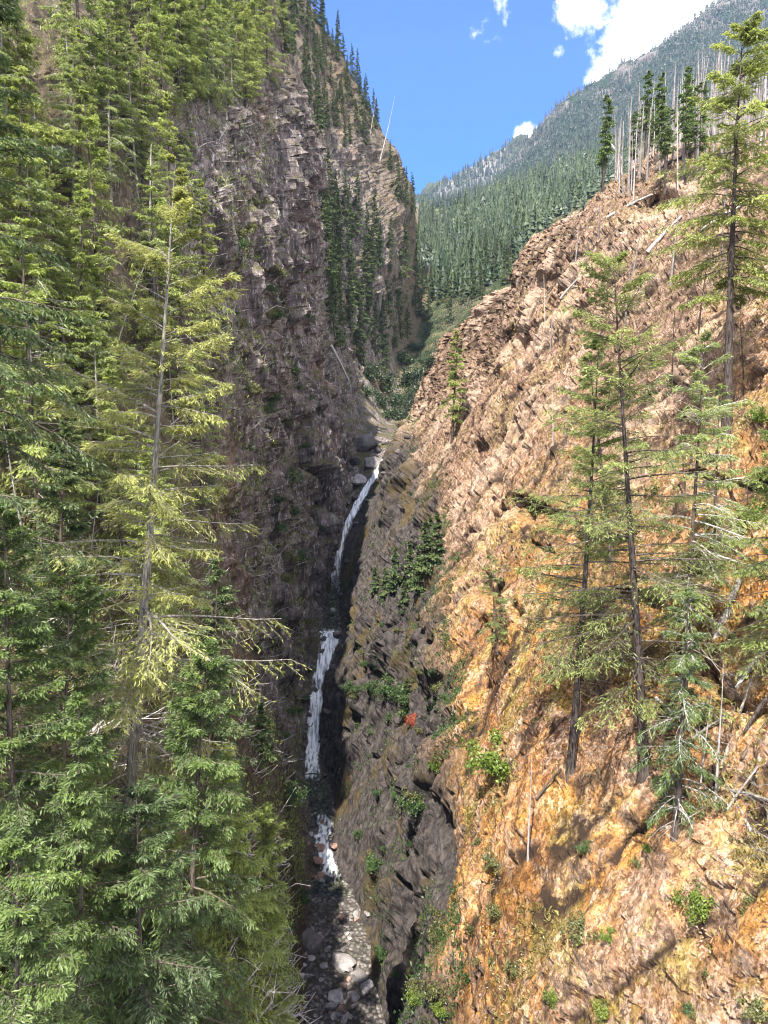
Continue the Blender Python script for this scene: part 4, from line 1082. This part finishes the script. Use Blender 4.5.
for L_ in ((704, 672, 737, 584, 11, M_BARKLT, 'thick broken trunk leaning between the slope firs and the right edge', 0.3, 1.0), (720, 770, 750, 682, 4, M_BARKLT, 'pale thin log leaning at the right, below the thick broken trunk'),
           (725, 812, 757, 768, 3, M_BARKLT, 'short grey pole crossing the long log in the tangle'), (712, 790, 772, 804, 4, M_BARKLT, 'long grey log lying across the tangle at right'), (607, 219, 652, 196, 3.5, M_DEAD, 'grey log lying on the upper right slope, nearest the ridge stand'),
           (647, 254, 681, 218, 4.5, M_DEAD, 'long bleached log pointing downhill on the upper right slope'), (655, 172, 694, 152, 5, M_BARK, 'dark log resting across the right ridge'), (627, 168, 601, 131, 3, M_DEAD, 'bleached broken stem leaning out left from the right ridge', 0.1, 0.5),
           (331, 346, 349, 382, 3, M_DEAD, 'pale dead stem lying in the gully left of the thicket'), (690, 660, 660, 720, 5, M_CHAR, 'charred log against the tallest slope fir'), (560, 300, 590, 268, 2.5, M_DEAD, 'thin grey log on the slope under the ridge edge'),
           (735, 690, 770, 640, 4, M_DEAD, 'bent grey dead limb at the right edge above the brown stem'), (690, 742, 728, 716, 4, M_BARKLT, 'grey log behind the long log of the tangle'), (750, 835, 722, 780, 3, M_DEAD, 'thin dead pole pointing uphill below the tangle'), (765, 700, 742, 735, 5, M_CHAR, 'charred log end at the right edge of the tangle'), (740, 760, 768, 720, 4, M_BARK, 'brown dead stem at the right edge above the tangle'), (745, 205, 700, 232, 4, M_DEAD, 'grey log below the dead trees at the right'), (655, 700, 690, 735, 3.5, M_DEAD, 'grey limb on the ground behind the drooping fir'),
           (536, 800, 560, 770, 2.5, M_BARK, 'small stick on the orange rock under the leftmost fir'), (590, 985, 572, 950, 3, M_BARK, 'dark stick lying over the hollow at the bottom'), (620, 235, 668, 262, 3, M_DEAD, 'grey log slanting across the pink upper slope')):
    log(*L_)

# ------------------------------------------------------------------ uncountable cover
def rand_pts(G, us, n, urange, yrange, seed):
    g = np.random.default_rng(seed)
    nu, nv = G.shape[:2]; out = []
    ui = np.where((us >= urange[0]) & (us <= urange[1]))[0]; vi = np.where((G[nu // 2, :, 1] >= yrange[0]) & (G[nu // 2, :, 1] <= yrange[1]))[0]
    i = g.choice(ui[:-1], n); j = g.choice(vi[:-1], n)
    f = g.uniform(0, 1, (n, 2))
    P = G[i, j] + (G[np.minimum(i + 1, nu - 1), j] - G[i, j]) * f[:, :1] + (G[i, np.minimum(j + 1, nv - 1)] - G[i, j]) * f[:, 1:]
    a = G[np.minimum(i + 1, nu - 1), j] - G[i, j]; b = G[i, np.minimum(j + 1, nv - 1)] - G[i, j]
    nn = np.cross(a, b); nn /= np.linalg.norm(nn, axis=1, keepdims=True) + 1e-9
    nn *= np.sign(nn[:, 2:3] + 1e-9)
    return P, nn
def tufts(name, P, nn, mat, hr, blades, seed, label, cat, wid=0.16, spread=0.5, tb=0.45, jit=0.25):
    g = np.random.default_rng(seed); m = len(P)
    q = np.repeat(P, blades, 0); n2 = np.repeat(nn, blades, 0)
    d = np.array([0, 0, 0.8]) + 0.5 * n2 + spread * g.normal(0, 1, q.shape); d /= np.linalg.norm(d, axis=1, keepdims=True)
    h = np.repeat(g.uniform(*hr, m), blades) * g.uniform(0.5, 1.2, m * blades)
    q = q + g.normal(0, jit, q.shape) * h[:, None]
    s = np.cross(d, g.normal(0, 1, q.shape)); s /= np.linalg.norm(s, axis=1, keepdims=True) + 1e-9
    V = np.stack([q - s * (h * wid)[:, None] * 0.6, q + d * (h * .6)[:, None] + s * (h * wid)[:, None], q + d * h[:, None], q + d * (h * .5)[:, None] - s * (h * wid)[:, None]], 1).reshape(-1, 3)
    tint = np.clip(np.repeat(g.normal(tb, 0.22, m), blades) + g.normal(0, .1, m * blades), 0, 1)
    o = link(name, mesh_np(name, V, np.arange(len(V)).reshape(-1, 4), mat, {'tint': np.repeat(tint, 4)})); o['kind'] = 'stuff'
    return tag(o, label, cat)
P, nn = rand_pts(GR, UR, 26000, (3.0, 7.0), (26, 180), 1)
k = (nn[:, 2] > 0.35) & (fbm(P / 6, 3, 201) > 0.05)
tufts('dry_grass', P[k], nn[k], M_DRY, (0.12, 0.34), 9, 2, 'dry straw-coloured grass and moss tufts on the orange slope', 'grass')
P, nn = rand_pts(GR, UR, 7000, (1.2, 3.4), (45, 180), 3)
k = (nn[:, 2] > 0.25) & (fbm(P / 7, 3, 203) > 0.08)
tufts('gorge_undergrowth', P[k], nn[k], M_BROADDK, (0.14, 0.34), 26, 4, 'low green growth clinging to the shaded right wall', 'undergrowth', 0.2, 0.8, 0.4, 1.1)
P, nn = rand_pts(GL, UL, 16000, (1.5, 8), (24, 125), 5)
k = (nn[:, 2] > 0.2) & (fbm(P / 8, 3, 205) > -0.15)
tufts('hillside_undergrowth', P[k], nn[k], M_FIR, (0.2, 0.6), 20, 6, 'low green brush covering the left hillside', 'undergrowth', 0.10, 0.8, 0.5, 0.8)
P, nn = rand_pts(GL, UL, 5000, (2.0, 8), (60, 400), 7)
k = (nn[:, 2] > 0.35) & (fbm(P / 9, 3, 207) > 0.0)
tufts('ledge_shrubs', P[k], nn[k], M_FARFIR, (0.2, 0.5), 30, 8, 'dark brush on the ledges of the left cliff', 'undergrowth', 0.12, 0.9, 0.45, 1.2)
P, nn = rand_pts(np.concatenate([GR, GR[:1]]), np.concatenate([UR, [9]]), 9000, (1, 8), (185, 700), 9)
k = (fbm(P / 14, 3, 209) > -0.1)
tufts('valley_brush', P[k], nn[k], M_MTNFIR, (0.35, 0.9), 26, 10, 'green brush filling the hanging valley between the conifers', 'undergrowth', 0.14, 0.9, 0.45, 1.3)
# dead twigs and scree
def twigs(name, P, n, lr, seed, label, mat=M_DEAD):
    g = np.random.default_rng(seed); d = g.normal(0, 1, P.shape); d[:, 2] = np.abs(d[:, 2]) * 0.7
    d /= np.linalg.norm(d, axis=1, keepdims=True); L = g.uniform(*lr, len(P))
    mid = P + d * (L * .5)[:, None] + g.normal(0, .12, P.shape) * L[:, None]
    v_, f_ = tubes(np.stack([P, mid, P + d * L[:, None]], 1), np.stack([L * .016, L * .011, L * .005], 1), 3)
    mb = MB(); mb.add(v_, f_); o = link(name, mb.mesh(name, mat)); o['kind'] = 'stuff'
    return tag(o, label, 'dead wood')
P, nn = rand_pts(GL, UL, 9000, (2.5, 7.5), (34, 125), 21)
twigs('dead_twigs', P[fbm(P / 6, 3, 221) > -0.05], 0, (0.8, 2.8), 22, 'tangle of grey dead twigs on the left hillside')
P, nn = rand_pts(GR, UR, 9000, (5.0, 8.0), (28, 150), 23)
k = fbm(P / 7, 3, 223) > 0.1
twigs('dead_sticks', P[k], 0, (0.4, 1.6), 24, 'grey dead sticks littering the right slope', M_SNAGDK)
def scree(name, P, nn, rr, seed, mat, label):
    g = np.random.default_rng(seed); mb = MB(); m = len(P)
    base = np.array([(1, 0, 0), (-1, 0, 0), (0, 1, 0), (0, -1, 0), (0, 0, 1), (0, 0, -1)], float)
    tri = np.array([(0, 2, 4), (2, 1, 4), (1, 3, 4), (3, 0, 4), (2, 0, 5), (1, 2, 5), (3, 1, 5), (0, 3, 5)])
    sc = g.uniform(*rr, (m, 1, 1)) * g.uniform(0.5, 1.3, (m, 6, 1))
    th = g.uniform(0, 6.28, m); c, s = np.cos(th), np.sin(th)
    B = base[None] * sc * np.array([1, .8, .55]) + g.normal(0, .2, (m, 6, 3)) * sc
    X = B[..., 0] * c[:, None] - B[..., 1] * s[:, None]; Yy = B[..., 0] * s[:, None] + B[..., 1] * c[:, None]
    V = np.stack([X, Yy, B[..., 2]], -1) + P[:, None] + nn[:, None] * 0.05
    Fc = (tri[None] + (np.arange(m) * 6)[:, None, None]).reshape(-1, 3)
    o = link(name, mesh_np(name, V.reshape(-1, 3), Fc, mat)); o['kind'] = 'stuff'
    return tag(o, label, 'scree')
P, nn = rand_pts(GR, UR, 22000, (3.4, 7.4), (26, 150), 31)
k = (nn[:, 2] > 0.3) & (fbm(P / 5, 3, 231) > 0.22)
scree('scree', P[k], nn[k], (0.02, 0.09), 32, mat_stone('pale_scree', (0.20, 0.14, 0.10), (0.36, 0.27, 0.21)), 'loose pale broken stone lying on the right slope')

# ------------------------------------------------------------------ light, sky, haze
SUN = Vector((-0.17, -0.50, 0.85)).normalized()
sl_ = bpy.data.lights.new('sun', 'SUN'); sl_.energy = 4.4; sl_.angle = R(0.5); sl_.color = (1.0, 0.945, 0.86)
so = bpy.data.objects.new('sun', sl_); COL.objects.link(so)
so.rotation_euler = SUN.to_track_quat('Z', 'Y').to_euler(); so.location = (60, -60, 200)

wd = bpy.data.worlds.new('World'); SC.world = wd; wd.use_nodes = True
nt = wd.node_tree; nt.nodes.clear(); N = NT(nt)
sky = N.n('ShaderNodeTexSky', sky_type='NISHITA', sun_disc=False, sun_elevation=math.asin(SUN.z), sun_rotation=math.atan2(SUN.x, SUN.y), altitude=600, air_density=1.0, dust_density=0.3, ozone_density=2.0).outputs[0]
gen = N.n('ShaderNodeTexCoord').outputs['Generated']
BLOBS = [(584, 4, 30, .8), (570, -6, 24, .7), (614, 70, 26, .95), (640, 50, 36, 1.1), (672, 25, 46, 1.2), (705, 0, 60, 1.3), (760, -20, 90, 1.4), (850, 0, 120, 1.4), (597, 82, 14, .9), (630, 32, 12, .62), (488, 28, 20, .55), (476, 31, 12, .5), (503, 22, 14, .52), (500, 2, 12, .5),
         (560, 52, 8, .6), (526, 133, 10, .8), (640, 100, 30, 1.1)]
# unseen clouds added overhead and behind the camera to brighten the shadows
FILL_CLOUDS = [((0.9, -0.2, 0.5), .55), ((0.55, -0.75, 0.45), .5), ((-0.5, -0.8, 0.35), .5), ((-0.9, 0.1, 0.5), .5), ((0.15, -0.35, 0.95), .35), ((0.75, 0.35, 0.75), .4), ((-0.6, 0.35, 0.9), .4)]
acc = None
nz_ = N.noise(gen, 14.0, 8, 0.62)
nz2 = N.noise(gen, 48.0, 6, 0.65)
for (x, y, r, w) in BLOBS:
    d = Vector(ray(x, y)).normalized()
    dist = N.n('ShaderNodeVectorMath', {0: N.n('ShaderNodeVectorMath', {0: gen}, operation='NORMALIZE').outputs[0] if False else gen, 1: d}, operation='DISTANCE').outputs['Value']
    f = N.ramp(dist, r / F * 1.5, 0.0, 0.0, w)
    acc = f if acc is None else N.math('MAXIMUM', acc, f)
for (d, r) in FILL_CLOUDS:
    r *= 1.35
    dist = N.n('ShaderNodeVectorMath', {0: gen, 1: Vector(d).normalized()}, operation='DISTANCE').outputs['Value']
    acc = N.math('MAXIMUM', acc, N.ramp(dist, r * 1.3, 0.0, 0.0, 1.2))
dens = N.math('ADD', acc, N.math('ADD', N.math('MULTIPLY', N.math('SUBTRACT', nz_, 0.5), 1.5), N.math('MULTIPLY', N.math('SUBTRACT', nz2, 0.5), 1.5)))
dens = N.math('MULTIPLY', N.ramp(dens, 0.25, 1.05), N.ramp(acc, 0.0, 0.2))
skyc = N.mix(1.0, sky, (0.15, 0.355, 0.80), 'MULTIPLY')
cl = N.mix(dens, skyc, (9.5, 9.3, 9.1))
N.n('ShaderNodeOutputWorld', {'Surface': N.n('ShaderNodeBackground', {'Color': cl, 'Strength': 0.13}).outputs[0]})

# air
lo = np.array((-1800.0, -60.0, -76.0)); hi = np.array((2600.0, 2800.0, 1250.0))
hv = np.array([[(lo, hi)[(i >> k) & 1][k] for k in range(3)] for i in range(8)])
hf = np.array([[0, 2, 3, 1], [4, 5, 7, 6], [0, 1, 5, 4], [2, 6, 7, 3], [0, 4, 6, 2], [1, 3, 7, 5]])
hm, nt = newmat('thin_air'); N = NT(nt)
N.n('ShaderNodeOutputMaterial', {'Volume': N.n('ShaderNodeVolumePrincipled', {'Color': (0.52, 0.71, 1.0, 1), 'Density': 0.000065, 'Anisotropy': 0.2}).outputs[0]})
HZ = link('haze', mesh_np('haze', hv, hf, hm), kind='stuff')
HZ['label'] = 'thin bluish air haze filling the valley'; HZ['category'] = 'haze'

SC.view_settings.view_transform = 'Standard'; SC.view_settings.look = 'None'; SC.view_settings.gamma = 1; SC.view_settings.exposure = 1.7
SC.render.engine = 'CYCLES'
SC.cycles.max_bounces = 6; SC.cycles.diffuse_bounces = 3; SC.cycles.transmission_bounces = 3; SC.cycles.volume_bounces = 0; SC.cycles.transparent_max_bounces = 4
SC.cycles.use_denoising = True
SC.cycles.use_light_tree = False
SC.cycles.filter_width = 1.1
SC.cycles.use_adaptive_sampling = False
# prototypes that were never placed are removed
for o in list(COL.objects):
    if o.parent is None and o.name.split('.')[0] in ('fir_tree', 'conifer', 'dead_snag', 'shrub', 'young_fir') and o.name not in USED and o.location.length < 1e-6:
        for c in [c for c in COL.objects if c.parent == o]: bpy.data.objects.remove(c)
        bpy.data.objects.remove(o)
